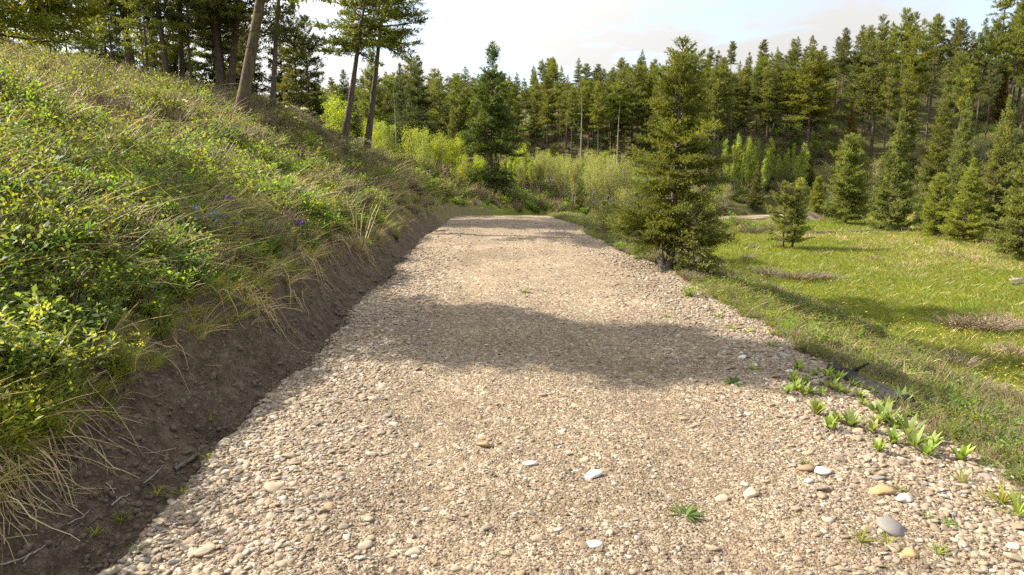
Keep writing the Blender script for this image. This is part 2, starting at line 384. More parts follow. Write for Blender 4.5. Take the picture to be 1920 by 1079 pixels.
# ------------------------------------------------------------------ the ground sheet and the road
def spaced(stops):
    """coordinates with a given step between stops: [(x0, step), (x1, step), ..., (xn, None)]"""
    out = []
    for (a, st), (b, _) in zip(stops, stops[1:]):
        out += list(np.linspace(a, b, max(2, int(round((b - a) / st)) + 1))[:-1])
    return np.array(out + [stops[-1][0]])
def grid_mesh(name, X, Y, Z, m, attrs):
    ny, nx = X.shape
    g = Geo(); idx = np.arange(nx * ny).reshape(ny, nx)
    g.quads(np.stack([X, Y, Z], -1), np.stack([idx[:-1, :-1], idx[:-1, 1:], idx[1:, 1:], idx[1:, :-1]], -1))
    me = g.mesh(name, m)
    for k, a in attrs.items():
        at_ = me.attributes.new(k, 'FLOAT', 'POINT'); at_.data.foreach_set('value', np.asarray(a, np.float32).ravel())
    return me
xs = spaced([(-400, 40), (-120, 8), (-40, 1.2), (-16, .3), (-6, .1), (-3.9, .035), (-1.9, .12), (3, .1), (8, .35), (24, 1), (60, 4), (140, 30), (450, None)])
ys = spaced([(-40, 4), (-8, .8), (1.5, .05), (9, .09), (16, .18), (34, .4), (60, 1), (150, 6), (300, 50), (900, None)])
GX, GY = np.meshgrid(xs, ys)
GX = GX + axis(np.minimum(GY, 36)) * np.exp(-(GX / 9) ** 2)
GZ = height(GX, GY)
eL = road_left(GY) - GX; eR = GX - road_right(GY)
inside = smooth(-.05, .2, -eL) * smooth(-.05, .2, -eR)
sG = eL - bank_lip(GY)
patch = fbm(GX, GY, .8, 51, 3)
dirtA = smooth(-.2, .05, eL) * (1 - smooth(-.05, .45, sG + .9 * patch - .12))
dirtA = np.maximum(dirtA, smooth(-.3, -.1, eL) * smooth(-.3, -.1, eR)) * (1 - smooth(25, 30, GY + 2.5 * smooth(0, .3, eL)))
dirtA = np.maximum(dirtA, .8 * smooth(.22, .42, fbm(GX, GY, 1.5, 57, 3)) * smooth(0, 1, sG) * (1 - smooth(3, 5, sG)) * (1 - smooth(20, 28, GY)))
turfA = np.clip(smooth(1.0, 4, eR) * (1 - smooth(50, 54, GY + .42 * np.clip(GX - 20, -14, 60))) + smooth(32, 36, GY) * (1 - smooth(50, 56, GY)) * smooth(-6, 0, GX), 0, 1)
woodsA = smooth(48, 56, GY + .42 * np.clip(GX - 20, -14, 60)) * (eR > 0) + smooth(40, 50, GY) * (eR <= 0) + smooth(14, 20, sG) * (eR <= 0)
ground = obj('ground', grid_mesh('ground', GX, GY, GZ - .07 * inside, M['ground'], {'dirt': dirtA, 'turf': turfA, 'woods': np.clip(woodsA, 0, 1)}))
tag(ground, 'grassy hillside, cut bank, meadow and wooded slopes', 'ground', kind='structure')

ry = spaced([(-6, .5), (1.5, .04), (9, .08), (18, .16), (48, None)])
rv = np.linspace(0, 1, 90)
RY, RV = np.meshgrid(ry, rv, indexing='ij')
Lr, Rr = road_left(RY) - .3, road_right(RY) + .3
RX = Lr + (Rr - Lr) * RV
def road_surface(X, Y):
    el = X - road_left(Y); er = road_right(Y) - X
    edge = np.minimum(el, er)
    u = X - axis(Y)
    ruts = -.022 * np.exp(-((u + .55) / .28) ** 2) - .022 * np.exp(-((u - 1.35) / .3) ** 2)
    return height(X, Y) + .035 + .03 * smooth(0, 1.2, edge) + ruts + .02 * fbm(X, Y, .9, 61, 3) + .014 * fbm(X, Y, .16, 64, 2) - .11 * (1 - smooth(-.28, .06, edge))
road = obj('gravel_road', grid_mesh('gravel_road', RX, RY, road_surface(RX, RY), M['gravel'], {}))
tag(road, 'straight tan gravel road running up to a crest', 'road', kind='structure')
# the dirt track that shows again across the meadow
tk = np.array([(13.6, 46.0), (15.5, 47.2), (18, 48.4), (21, 49.6), (25, 50.6), (30, 51.6)])
tt = np.linspace(0, len(tk) - 1, 60); tx = np.interp(tt, range(len(tk)), tk[:, 0]); ty = np.interp(tt, range(len(tk)), tk[:, 1])
TV = np.linspace(-1, 1, 5)
TX = tx[:, None] + TV[None] * -.25; TY = ty[:, None] + TV[None] * (.42 + .18 * vnoise(tt * .9, 0, 70))[:, None]
tag(obj('dirt_track', grid_mesh('dirt_track', TX, TY, height(TX, TY) + .05, M['track'], {})), 'pale dirt track crossing the far side of the meadow', 'track', kind='structure')

# ------------------------------------------------------------------ trees: growers
def conifer(seed, Hh, base, Rad, prof, nbr, leafL, leafW, rb, el0=-.25, el1=.75, droop=.0, lean=(0, 0), ragged=.35, tw=.28, step=None, dead=10, lop=None, dens=3.0):
    """returns (trunk mesh geo, crown geo).  base: crown start as a fraction of the height; prof(t) the outline; lop(az, z) may drop branches"""
    g = np.random.default_rng(seed)
    tr, cr = Geo(), Geo()
    K = 14
    zz = np.linspace(-.25, 1, K) * 1.0; zz[0] = -.03
    ph = g.uniform(0, 6.3)
    def ax(t):
        t = np.asarray(t, float)
        return np.stack([lean[0] * t * Hh + .012 * Hh * np.sin(3.2 * t + ph) * t, lean[1] * t * Hh + .012 * Hh * np.cos(2.6 * t + ph) * t, t * Hh], -1)
    C = ax(zz)[None]; rr = rb * (np.clip(1 - zz, .03, 1) ** .85) * (1 + .55 * np.exp(-np.clip(zz, 0, 1) * Hh / (rb * 2.2)))
    tubes(tr, C, rr[None], 10 if rb > .08 else 7)
    # branches
    t = np.sort(g.uniform(0, 1, nbr) ** 1.0)
    az = np.arange(nbr) * 2.39996 + g.normal(0, .5, nbr)
    L = Rad * prof(t) * (1 - ragged + ragged * 1.5 * g.random(nbr)) * np.where(g.random(nbr) < .1, 1.22, 1)
    if lop is not None:
        keep = lop(az % (2 * PI), t, g); t, az, L = t[keep], az[keep], L[keep]
    n = len(t)
    zf = base + t * (.985 - base)
    el = el0 + (el1 - el0) * t ** 1.3 + g.normal(0, .12, n)
    O = ax(zf)
    dh = np.stack([np.cos(az), np.sin(az), np.zeros(n)], -1)
    up = np.array((0, 0, 1.))
    def bp(i, sfr):
        q = L[i] * sfr
        return O[i] + dh[i] * (q * np.cos(el[i]))[:, None] + up * (q * np.sin(el[i]) - droop * q * sfr + .14 * q * sfr ** 2)[:, None]
    sK = np.linspace(0, 1, 6)
    Cb = np.stack([bp(np.arange(n), np.full(n, q)) for q in sK], 1)
    rbr = np.clip(.010 + .016 * L, .004, .05)[:, None] * np.linspace(1, .12, 6)[None]
    tubes(tr, Cb, rbr, 4)
    if dead:
        dz = g.uniform(.12, max(.2, base + .08), dead); da = g.uniform(0, 6.3, dead); dl = Rad * g.uniform(.25, .7, dead)
        q = np.linspace(0, 1, 5)[None, :, None]
        D = np.stack([np.cos(da), np.sin(da), g.uniform(-.5, .25, dead)], -1)[:, None]
        Cd = ax(dz)[:, None] + D * dl[:, None, None] * q + np.array((0, 0, 1.)) * (g.normal(0, .12, dead) * dl)[:, None, None] * q ** 2
        tubes(tr, Cd, np.linspace(1, .2, 5)[None] * np.clip(.02 * dl, .006, .02)[:, None], 3)
    # twigs
    step = step or leafL * .95
    nt = np.maximum(4, (L / step * dens).astype(int))
    bi = np.repeat(np.arange(n), nt)
    sf = g.uniform(.12, 1.0, len(bi)) ** .8
    P0 = bp(bi, sf)
    side = np.where(g.random(len(bi)) < .5, 1, -1) * g.uniform(.35, 1.15, len(bi)) * np.where(sf > .93, .2, 1)
    a2 = az[bi] + side
    e2 = el[bi] * .6 + g.normal(.08, .22, len(bi))
    TD = np.stack([np.cos(a2) * np.cos(e2), np.sin(a2) * np.cos(e2), np.sin(e2)], -1)
    TL = np.minimum(L[bi] * tw * (1.25 - .75 * sf) + leafL * .6, Rad * .42) * g.uniform(.6, 1.2, len(bi))
    nn = np.maximum(3, (TL / (leafL * .24)).astype(int))
    ti = np.repeat(np.arange(len(bi)), nn)
    f = g.uniform(0, 1, len(ti))
    Pn = P0[ti] + TD[ti] * (TL[ti] * f)[:, None] + g.normal(0, leafW * .35, (len(ti), 3))
    Dn = norm(TD[ti] * .9 + g.normal(0, .55, (len(ti), 3)) + up * .15)
    Nn = norm(g.normal(0, .55, (len(ti), 3)) + up)
    clump = g.random(n)[bi][ti] * .45 + g.random(len(bi))[ti] * .3
    tint = np.clip(clump + .25 * g.random(len(ti)), 0, 1)
    leaves(cr, Pn, Dn, Nn, leafL * g.uniform(.65, 1.25, len(ti)), leafW * g.uniform(.7, 1.2, len(ti)), tint)
    # leading shoot
    k = 14
    leaves(cr, ax(np.full(k, .96) + np.linspace(0, .04, k)), norm(g.normal(0, .45, (k, 3)) + up), g.normal(0, 1, (k, 3)), np.full(k, leafL), np.full(k, leafW), g.random(k))
    return tr, cr
cone = lambda t: (1 - t) ** .8 * np.minimum(1, .55 + 2.5 * t) + .03
slim = lambda t: (1 - t) ** .6 * np.minimum(1, .5 + 2.2 * t) + .04
dome = lambda t: np.sqrt(np.clip(1 - (t * 1.02 - .32) ** 2 / .5, .02, 1)) * (1 - .25 * t)
spire = lambda t: (1 - t) ** .95 * np.minimum(1, .7 + 2 * t) + .05

def broadleaf(seed, Hh, nst, Rad, nbr, nleaf, leafL, rb, spread=.35, up0=.25, cl=.12):
    """several thin stems from one foot (or one stem) with upswept twigs and scattered leaves"""
    g = np.random.default_rng(seed); tr, cr = Geo(), Geo()
    for s in range(nst):
        a = g.uniform(0, 6.3); off = (Rad * .25 * g.random() if nst > 1 else 0)
        hh = Hh * (g.uniform(.7, 1) if nst > 1 else 1); ln = spread * g.uniform(.2, 1) * (1 if nst > 1 else .35)
        q = np.linspace(0, 1, 8)
        B = np.stack([np.cos(a) * (off + ln * hh * q ** 1.3 * .5), np.sin(a) * (off + ln * hh * q ** 1.3 * .5), hh * q - .08 * (q == 0)], -1)
        B[:, :2] += g.normal(0, .012 * hh, (8, 2)) * q[:, None]
        tubes(tr, B[None], (rb * np.linspace(1, .15, 8))[None], 6)
        n = nbr // nst
        f = g.uniform(up0, 1, n); P0 = np.stack([np.interp(f, q, B[:, i]) for i in range(3)], -1)
        ba = g.uniform(0, 6.3, n); be = g.uniform(.5, 1.15, n); bl = Rad * (1.15 - .8 * f) * g.uniform(.5, 1.1, n)
        D = np.stack([np.cos(ba) * np.cos(be), np.sin(ba) * np.cos(be), np.sin(be)], -1)
        kq = np.linspace(0, 1, 4)[None, :, None]
        Cb = P0[:, None] + D[:, None] * bl[:, None, None] * kq + np.array((0, 0, .2)) * bl[:, None, None] * kq ** 2
        tubes(tr, Cb, np.linspace(1, .25, 4)[None] * np.full((n, 1), rb * .3), 3)
        m = nleaf // nst
        bi = g.integers(0, n, m); f2 = g.uniform(.25, 1.05, m)
        P = P0[bi] + D[bi] * (bl[bi] * f2)[:, None] + g.normal(0, cl * Rad, (m, 3))
        leaves(cr, P, g.normal(0, 1, (m, 3)) + np.array((0, 0, .1)), g.normal(0, .7, (m, 3)) + np.array((0, 0, 1.)), leafL * g.uniform(.6, 1.2, m), leafL * .7 * g.uniform(.6, 1.1, m),
               np.clip(.55 * g.random(n)[bi] + .45 * g.random(m), 0, 1))
    return tr, cr
def kit(tc, bark, leaf, name='tree'): return [('trunk', tc[0].mesh('trunk', M[bark])), ('crown', tc[1].mesh('crown', M[leaf]))]
def recol(parts, leaf):
    me = parts[1][1].copy(); me.materials.clear(); me.materials.append(M[leaf]); return [parts[0], ('crown', me)]
rng = np.random.default_rng(77)

# ------------------------------------------------------------------ the lone fir by the right edge of the road and its neighbours
def plant(name, parts, h0, pos, top_py, label, cat, group=None, rot=None, wide=1.0, height_=None, tilt=(0, 0), sink=.05):
    x, y = pos; z = H1(x, y); hh = height_ if height_ else top_height(x, y, top_py)
    s = hh / h0
    return thing(name, parts, (x, y, z - sink), rng.uniform(0, 6.3) if rot is None else rot, (s * wide, s * wide, s), label, cat, group, tilt)

hero = kit(conifer(11, 5.2, .12, 1.16, lambda t: (1 - t) ** .62 * np.minimum(1, .62 + 1.6 * t) * (1 + .16 * np.sin(t * 17)) + .05, 235, .085, .022, .10, el0=-.26, el1=.85, droop=.05, lean=(.012, .0), ragged=.62, tw=.34, dead=30, dens=3.6), 'bark', 'fir_olive')
plant('fir_tree', hero, 5.2, (3.33, 14.2), 68, 'tall olive green fir at the right edge of the gravel road', 'tree', rot=1.0)
small_fir = kit(conifer(12, 1.6, .04, .42, cone, 70, .07, .018, .025, el0=.0, el1=.9, dead=0), 'bark', 'fir')
bright_fir = recol(small_fir, 'fir_pale')
plant('young_fir', bright_fir, 1.6, (3.55, 13.2), 375, 'small bright green fir at the foot of the tall olive fir', 'tree', wide=1.35)
plant('young_fir', small_fir, 1.6, (4.25, 14.6), 425, 'short dark young fir on the right behind the foot of the tall olive fir', 'tree', wide=.95)
plant('young_fir', small_fir, 1.6, (2.75, 20.6), 372, 'small pointed dark fir on the right road verge before the crest', 'tree', wide=1.3)

# ------------------------------------------------------------------ conifers of the middle distance
fir_a = kit(conifer(21, 7, .07, 1.7, cone, 230, .14, .042, .10, el0=-.3, el1=.75, droop=.08, ragged=.45), 'bark', 'fir_dark')
fir_b = kit(conifer(22, 7, .06, 1.5, spire, 230, .14, .042, .09, el0=-.15, el1=.8, ragged=.35), 'bark', 'fir')
fir_c = recol(kit(conifer(23, 6, .04, 1.4, spire, 230, .125, .038, .08, el0=.0, el1=.85, ragged=.3), 'bark', 'fir'), 'fir_pale')
fir_d = kit(conifer(24, 6, .05, 1.3, dome, 220, .125, .038, .08, el0=.0, el1=.9, ragged=.4), 'bark', 'fir_pale')
def mid(parts, h0, px, base, top, label, wide=1.0, name='fir_tree', Y=None, group=None):
    x, y = hit(px, base) if Y is None else ((px - 960) / 1280 * Y * 1.0, Y)
    return plant(name, parts, h0, (x, y), top, label, 'tree', group, wide=wide)
# lone dark fir beyond the crest: two tiers with a gap near the foot
lone = kit(conifer(25, 7, .05, 1.5, lambda t: np.where(t < .24, .75 - .2 * t, (1 - t) ** .75 * 1.25) * (1 + .15 * np.sin(t * 21)) + .03, 250, .14, .042, .11, el0=-.32, el1=.7, droop=.08, ragged=.45,
                   lop=lambda a, t, g: ~((t > .2) & (t < .26))), 'bark', 'fir_dark')
mid(lone, 7, 922, 337, 78, 'lone dark fir standing beyond the road crest among the lime saplings', .86, Y=38.0)
mid(fir_a, 7, 792, 285, 104, 'broad dark fir above the lime thicket, left of the lone fir', .95, Y=47)
mid(fir_b, 7, 706, 250, 62, 'tall dark fir close behind the two leaning pines', .62, Y=46)
mid(fir_a, 7, 655, 240, 130, 'drooping dark fir left of the two leaning pines, before the lime thicket', .85, Y=45)
mid(fir_a, 7, 757, 290, 118, 'slender dark fir squeezed behind the left side of the broad dark fir', .6, Y=50)
mid(fir_b, 7, 850, 250, 200, 'short fir left of the lone fir, behind the lime thicket', .7, Y=60)
# meadow edge, right
twin = kit(conifer(31, 3.6, .12, .72, dome, 95, .09, .028, .05, el0=.15, el1=.95, lean=(-.03, 0), dead=2), 'bark', 'fir_pale')
e = mid(twin, 3.6, 1468, 469, 340, 'small bushy twin stemmed fir alone in the meadow', 1.35, 'young_fir')
twin2 = conifer(32, 3.7, .12, .64, dome, 90, .09, .028, .045, el0=.2, el1=.95, lean=(.05, 0), dead=2)
o = obj('trunk', twin2[0].mesh('trunk', M['bark']), e, (.36, .05, 0)); o = obj('crown', twin2[1].mesh('crown', M['fir_pale']), e, (.36, .05, 0))
e.rotation_euler.z = 0
for (p, h0, px, base, top, w, lab) in [
    (fir_d, 6, 1584, 424, 252, 1.05, 'wide pale green young fir left of the fallen meadow log'),
    (fir_c, 6, 1668, 436, 205, .78, 'tall narrow pale fir with a dark skirt behind the fallen log'),
    (fir_b, 7, 1752, 372, 165, .72, 'dark pointed fir behind the pale firs on the right meadow edge'),
    (fir_c, 6, 1792, 405, 183, .70, 'tall pale slender fir right of the dark pointed fir'),
    (fir_d, 6, 1752, 447, 325, 1.0, 'low rounded young fir at the right end of the fallen log'),
    (fir_c, 6, 1806, 458, 296, 1.15, 'young pale fir in front of the tall pale slender fir'),
    (fir_c, 6, 1858, 440, 180, .66, 'thin pale fir with visible trunk near the right picture edge'),
    (fir_d, 6, 1908, 492, 262, .95, 'bushy fir cut off by the right picture edge beside the meadow'),
    (fir_a, 7, 1893, 440, 225, .9, 'dark fir behind the bushy cut off fir'),
    (fir_b, 7, 1722, 425, 372, 1.2, 'very low dark fir between the narrow fir and the rounded one'),
    (fir_c, 6, 1690, 330, 215, .9, 'pale fir on the slope just above the tall narrow fir'),
    (fir_d, 6, 1530, 400, 330, .9, 'knee high pale fir beside the dirt track'),
    (fir_b, 7, 1415, 395, 300, .85, 'young green fir in front of the bright green aspens'),
    (fir_b, 7, 1515, 350, 262, .7, 'green fir right of the bright aspens')]:
    mid(p, h0, px, base, top, lab, w, 'young_fir' if top > 240 else 'fir_tree')
rust = recol(fir_c, 'fir_rust')
mid(rust, 6, 1588, 330, 188, 'rusty brown topped fir behind the wide pale fir', .6)
mid(rust, 6, 1872, 235, 125, 'rusty brown young fir high on the right slope', .7)

# ------------------------------------------------------------------ pines on the left slope
def pine(seed, w, leafy=.5, lean=(0, 0), hh=10, bark='bark', rad=1.5, nb=60, dead=12, leaf='fir', lop=None):
    return kit(conifer(seed, hh, leafy, rad, dome, int(nb * 1.5), .17, .05, w, el0=-.2, el1=.8, droop=.06, lean=lean, ragged=.5, dead=dead, lop=lop), bark, leaf)
def slope_hit(px, py):
    p = hit(px, py)
    while p[1] > 31 and py < 340: py += 2; p = hit(px, py)
    return p
def pine_at(px, py, parts, label, sink=.1, group=None):
    x, y = slope_hit(px, py)
    return thing('pine_tree', parts, (x, y, H1(x, y) - sink), 0, 1, label, 'tree', group)
pine_at(447, 236, pine(41, .205, .42, (.235, .0), 10, 'bark_lichen', 1.9, 60, 16), 'thick leaning pine with lichened bark in front of the other slope trunks')
pine_at(250, 116, pine(42, .17, .30, (-.05, 0), 9, 'bark', 1.7, 70), 'straight grey pine trunk furthest up the left slope, leaning slightly left')
pine_at(318, 136, pine(43, .125, .33, (-.045, 0), 9, 'bark', 1.5, 60), 'slim pine leaning left, left of a close pair of trunks on the slope crest')
pine_at(341, 156, pine(44, .12, .33, (.055, 0), 9, 'bark', 1.5, 55), 'slim upright pine close beside the slim left leaning pine')
pine_at(418, 180, pine(45, .165, .32, (-.015, 0), 9, 'bark', 1.7, 60), 'brown pine trunk just behind the thick lichened pine, leaning left')
pine_at(431, 194, pine(46, .15, .34, (.14, 0), 9, 'bark', 1.6, 55), 'grey pine trunk between the brown trunk and the thick lichened pine')
pine_at(510, 222, pine(47, .11, .36, (.115, 0), 8, 'bark', 1.4, 50, 20), 'slim pine with bare dead limbs right of the thick lichened pine')
x, y = slope_hit(642, 252); pine_l = pine(48, .15, .52, (.21, 0), 7.5, 'bark', 1.5, 40, 14, 'fir')
thing('pine_tree', pine_l, (x, y, H1(x, y) - .1), 0, 1, 'left one of two pines leaning right near the end of the slope', 'tree')
x, y = slope_hit(684, 252); pine_r = pine(49, .165, .60, (.17, 0), 8.2, 'bark', 1.8, 52, 10, 'fir')
thing('pine_tree', pine_r, (x, y, H1(x, y) - .1), 0, 1, 'right one of two leaning pines, its needles reaching over the road sky', 'tree')
# slope-top firs and slim pines that close the view behind those trunks
back = [kit(conifer(60 + i, 8, (.05, .08, .14)[i], (1.9, 1.6, 1.7)[i], (cone, dome, spire)[i], 150, .2, .07, .12, el0=-.25, el1=.7, droop=.06, ragged=.45), 'bark', ('fir', 'fir_dark', 'fir')[i]) for i in range(3)]
backs = [(30, -40), (75, -60), (120, -30), (165, -70), (232, -90), (270, -40), (300, -100), (335, -60), (365, -30), (395, -80), (425, -50), (455, -70), (480, -20), (505, -50), (545, -8), (570, 0), (592, 30),
         (150, 10), (215, -10), (285, 5), (355, -5), (400, 10), (465, 30), (530, 40)]
deps = [27, 31, 29, 34, 33, 30, 36, 31, 35, 29, 34, 31, 34, 32, 34, 31, 34, 33, 35, 33, 36, 32, 33, 34]
thin_pines = [pine(64 + i, .115, .30 + .05 * i, (.02 - .03 * i, 0), 9, 'bark', 1.5, 60) for i in range(3)]
for i, ((px, top), Y) in enumerate(zip(backs, deps)):
    x = (px - 960) / 1280 * Y
    g_ = 'firs behind the trunks at the top of the left slope'
    if px in (545, 570, 592): lab = {545: 'dark trunked fir on the slope right of the slim dead limbed pine', 570: 'full green fir against the sky left of the two leaning pines', 592: 'thin fir top at the sky gap left of the two leaning pines'}[px]
    elif px < 150: lab = 'dark fir behind the slope crest left of the furthest up grey pine'
    elif px < 330: lab = 'dark fir behind the slope crest near the slim left leaning pine'
    else: lab = 'dark fir behind the slope crest near the thick lichened pine'
    if px < 540 and i % 2:
        plant('pine_tree', thin_pines[i % 3], 9, (x, Y - 4), top, lab.replace('dark fir', 'thin bare trunked pine'), 'tree', 'thin pines behind the trunks of the left slope', wide=1.0); continue
    plant('fir_tree', back[i % 3], 8, (x, Y), top, lab, 'tree', g_, wide=.9 if px < 540 else .7)
# near pine at the left picture edge, its low boughs hang into view
near_tc = conifer(71, 8.6, .165, 3.1, lambda t: np.where(t < .30, .48 + .2 * t, .50 * (1 - t) ** .6 + .03), 360, .15, .030, .13, el0=-.06, el1=.6, droop=.10, ragged=.25, tw=.30, dead=4, dens=4.0,
                  lop=lambda a, t, g: ((t > .30) & (g.random(len(t)) < .7)) | ((t < .30) & ((a < 1.3) | (a > 5.0))))
NEARP = hit(1, 226)
thing('pine_tree', kit(near_tc, 'bark', 'fir'), (NEARP[0] - .08, NEARP[1], H1(*NEARP) - .1), 0, 1, 'near pine at the left picture edge with low boughs over the slope', 'tree')

# ------------------------------------------------------------------ forest on the slopes behind
fp = []
for i in range(6):
    hh = 9; bs = (.42, .34, .50, .22, .46, .58)[i]
    fp.append(kit(conifer(80 + i, hh, bs, (1.5, 1.55, 1.3, 1.6, 1.4, 1.2)[i], (dome, slim, dome, cone, slim, dome)[i], (130, 130, 95, 150, 105, 62)[i], .18, .06, .11, el0=-.15, el1=.8, droop=.04, ragged=.5, dead=16), 'bark', ('fir', 'fir', 'fir', 'fir', 'fir', 'fir')[i]))
fp_olive = [recol(p, 'fir_olive') for p in fp[:3]]
snag = None
def skyline(px):
    return float(np.interp(px, [540, 620, 700, 800, 850, 1000, 1040, 1130, 1200, 1300, 1340, 1370, 1400, 1470, 1510, 1570, 1650, 1720, 1800, 1840, 1870, 1920, 2100], [170, 160, 150, 108, 120, 150, 145, 125, 108, 118, 110, 98, 92, 92, 88, 48, 20, 22, 35, 40, -30, -40, -60]))
spots = []
def try_spot(x, y, dmin):
    for (a, b) in spots:
        if (a - x) ** 2 + (b - y) ** 2 < dmin * dmin: return False
    spots.append((x, y)); return True
fr = np.random.default_rng(5)
def place_forest(n, px0, px1, f0, f1, dmin, row, pool, jitter=(.72, 1.0)):
    k = 0; tries = 0
    while k < n and tries < n * 40:
        tries += 1
        px = fr.uniform(px0, px1); f = fr.uniform(f0, f1)
        # f runs from the foot of the wooded slope (0) to its ridge (1)
        if px > 1040:
            Y = 40.0
            for _ in range(6):
                X = (px - 960) / 1280 * Y
                ys0 = 50 - .42 * min(max(X - 20, -14), 60); Y = ys0 + 3 + f * (77 - ys0 - 3)
        else: Y = 62 + f * 62
        X = (px - 960) / 1280 * Y
        if not try_spot(X, Y, dmin): continue
        z0 = H1(X, Y)
        hh = top_height(X, Y, skyline(px), z0)
        jt = fr.uniform(*jitter)
        hh = hh * jt
        if px > 1040: hh = min(max(hh, 4.0), 14)
        else: hh = min(max(hh, 4.5), 10.0) * fr.uniform(.85, 1.05)
        p = pool[fr.integers(0, len(pool))] if px < 1480 or fr.random() < .3 else fp[(2, 4, 5, 5)[fr.integers(0, 4)]]
        if px < 700: w = 'far conifer on the wooded hillside left of the broad dark fir'
        elif px < 1010: w = 'far conifer on the wooded hillside behind the lone dark fir'
        elif px < 1170: w = 'conifer on the ridge between the lone fir and the tall olive fir'
        elif px < 1340: w = 'conifer of the ridge stand behind the tall olive fir'
        elif px < 1500: w = 'tall conifer of the ridge stand above the bright green aspens'
        elif px < 1640: w = 'tall conifer of the ridge stand above the rusty topped fir'
        elif px < 1790: w = 'tall conifer of the ridge stand above the dark pointed fir'
        else: w = 'tall conifer of the ridge stand at the right picture edge'
        w = w.replace('tall conifer', 'tall front row conifer' if f < .35 else 'tall conifer' if f < .75 else 'skyline conifer')
        plant('forest_conifer', p, 9, (X, Y), 0, w, 'tree', 'conifers of the forest on the slopes', height_=hh, wide=fr.uniform(.8, 1.1) * ((.82 if px > 1480 else 1) if px > 1040 else 1.25))
        k += 1
place_forest(52, 1345, 2000, .55, 1.0, 1.6, 1, fp + fp_olive[:1], (.82, 1.04))
place_forest(18, 1480, 2000, .55, 1.0, 1.1, 1, fp, (.8, 1.05))
place_forest(9, 1400, 2000, .15, .5, 2.6, 1, fp, (.6, .85))
place_forest(30, 1000, 1345, .55, 1.0, 1.3, 1, fp + fp_olive[:1], (.8, 1.02))
place_forest(46, 985, 1345, .05, .55, 1.3, 1, fp + fp_olive[:1], (.7, .98))
place_forest(24, 1000, 1345, .3, .9, 1.2, 1, fp, (.78, 1.0))
place_forest(20, 1330, 1520, .3, .85, 1.4, 1, fp, (.75, 1.0))
place_forest(95, 540, 1045, .05, 1.0, 1.9, 1, fp[:4] + [fp[3]], (.85, 1.05))
# ridge trees singled out by the photo
for (px, base, top, i, pool, lab, w) in [
    (1512, 312, 96, 0, fp_olive, 'olive crowned pine with a bare leaning trunk above the bright aspens', 1.2),
    (1632, 295, 50, 1, fp, 'tall dark trunked conifer rising from the slope behind the rusty fir', 1.0),
    (1705, 285, 65, 2, fp_olive, 'pale straight trunked pine on the slope, one of the tallest', .8),
    (1735, 270, 90, 5, fp, 'thin bare pale trunk with a small crown beside the tall pale pine', .8),
    (1908, 205, -40, 4, fp, 'tall pine with long bare trunk at the top right corner', 1.0),
    (1868, 150, -60, 5, fp, 'bare stemmed tall pine left of the corner pine', .9)]:
    mid(pool[i % len(pool)], 9, px, base, top, lab, w, 'pine_tree')

# ------------------------------------------------------------------ aspens, lime thicket, willows
asp = [broadleaf(100 + i, 4.0, 1, .85, 46, 2600, .10, .028) for i in range(4)]
asp = [kit(a, 'bark_pale', 'aspen') for a in asp]
asp_pale = [kit(broadleaf(104 + i, 4.0, 2 + i % 2, .62 + .12 * i, 84, 1700, .07, .026, .22, .42), 'bark_pale', 'willow') for i in range(4)]
asp_green = [recol(a, 'aspen_green') for a in asp[:3]]
lime = [kit(broadleaf(110 + i, 3.2, 5, 1.1, 90, 3000, .08, .022, .4, .1), 'bark_pale', 'aspen') for i in range(2)]
ar = np.random.default_rng(9)
def saplings(n, px0, px1, Y0, Y1, top, pool, h0, name, lab, cat, grp, wide=(.8, 1.15), hj=(.8, 1.08)):
    for k in range(n):
        px = ar.uniform(px0, px1); Y = ar.uniform(Y0, Y1); X = (px - 960) / 1280 * Y
        hh = top_height(X, Y, top(px)) * ar.uniform(*hj)
        if hh < .8: continue
        plant(name, pool[ar.integers(0, len(pool))], h0, (X, Y), 0, lab, cat, grp, height_=min(hh, 6.5), wide=ar.uniform(*wide), tilt=(ar.normal(0, .05), ar.normal(0, .05)))
saplings(105, 940, 1175, 40.5, 50, lambda p: np.interp(p, [950, 1000, 1100, 1170], [282, 280, 285, 290]), asp_pale * 3 + asp[:1], 4, 'aspen_sapling', 'thin pale stemmed sapling in the yellow green thicket beyond the road crest', 'sapling', 'saplings in the thicket beyond the crest', (.7, 1.25), (.68, 1.08))
saplings(14, 940, 1000, 40.5, 44, lambda p: 300, asp, 4, 'aspen_sapling', 'lime leaved sapling beside the foot of the lone dark fir', 'sapling', 'lime saplings about the lone fir')
saplings(10, 800, 905, 37.5, 42, lambda p: np.interp(p, [800, 850, 905], [262, 238, 285]), lime, 3.2, 'lime_bush', 'bright lime bushy aspen clump left of the lone dark fir', 'bush', 'lime aspen clumps left of the lone fir', (.7, 1.0), (.6, 1.1))
saplings(10, 585, 800, 36, 43, lambda p: np.interp(p, [580, 640, 720, 800], [165, 170, 225, 240]), lime, 3.2, 'lime_bush', 'bright lime aspen clump seen between the slope trunks', 'bush', 'lime aspen clumps behind the slope trunks', (.8, 1.1))
saplings(34, 1345, 1515, 53.5, 57, lambda p: np.interp(p, [1340, 1380, 1440, 1500], [268, 258, 264, 280]), asp_green, 4, 'aspen_tree', 'bright green young aspen at the foot of the ridge stand', 'tree', 'bright green aspens below the ridge', (.5, .95), (.55, 1.05))
will = [kit(broadleaf(120 + i, 1.8, 6, .8, 110, 1500, .055, .014, .5, .15), 'dead', 'willow') for i in range(3)]
def shrub_at(px, py, parts, h0, hh, name, lab, cat='shrub', group=None, wide=1.0):
    x, y = hit(px, py); s = hh / h0
    return thing(name, parts, (x, y, H1(x, y) - .04), ar.uniform(0, 6.3), (s * wide, s * wide, s), lab, cat, group)
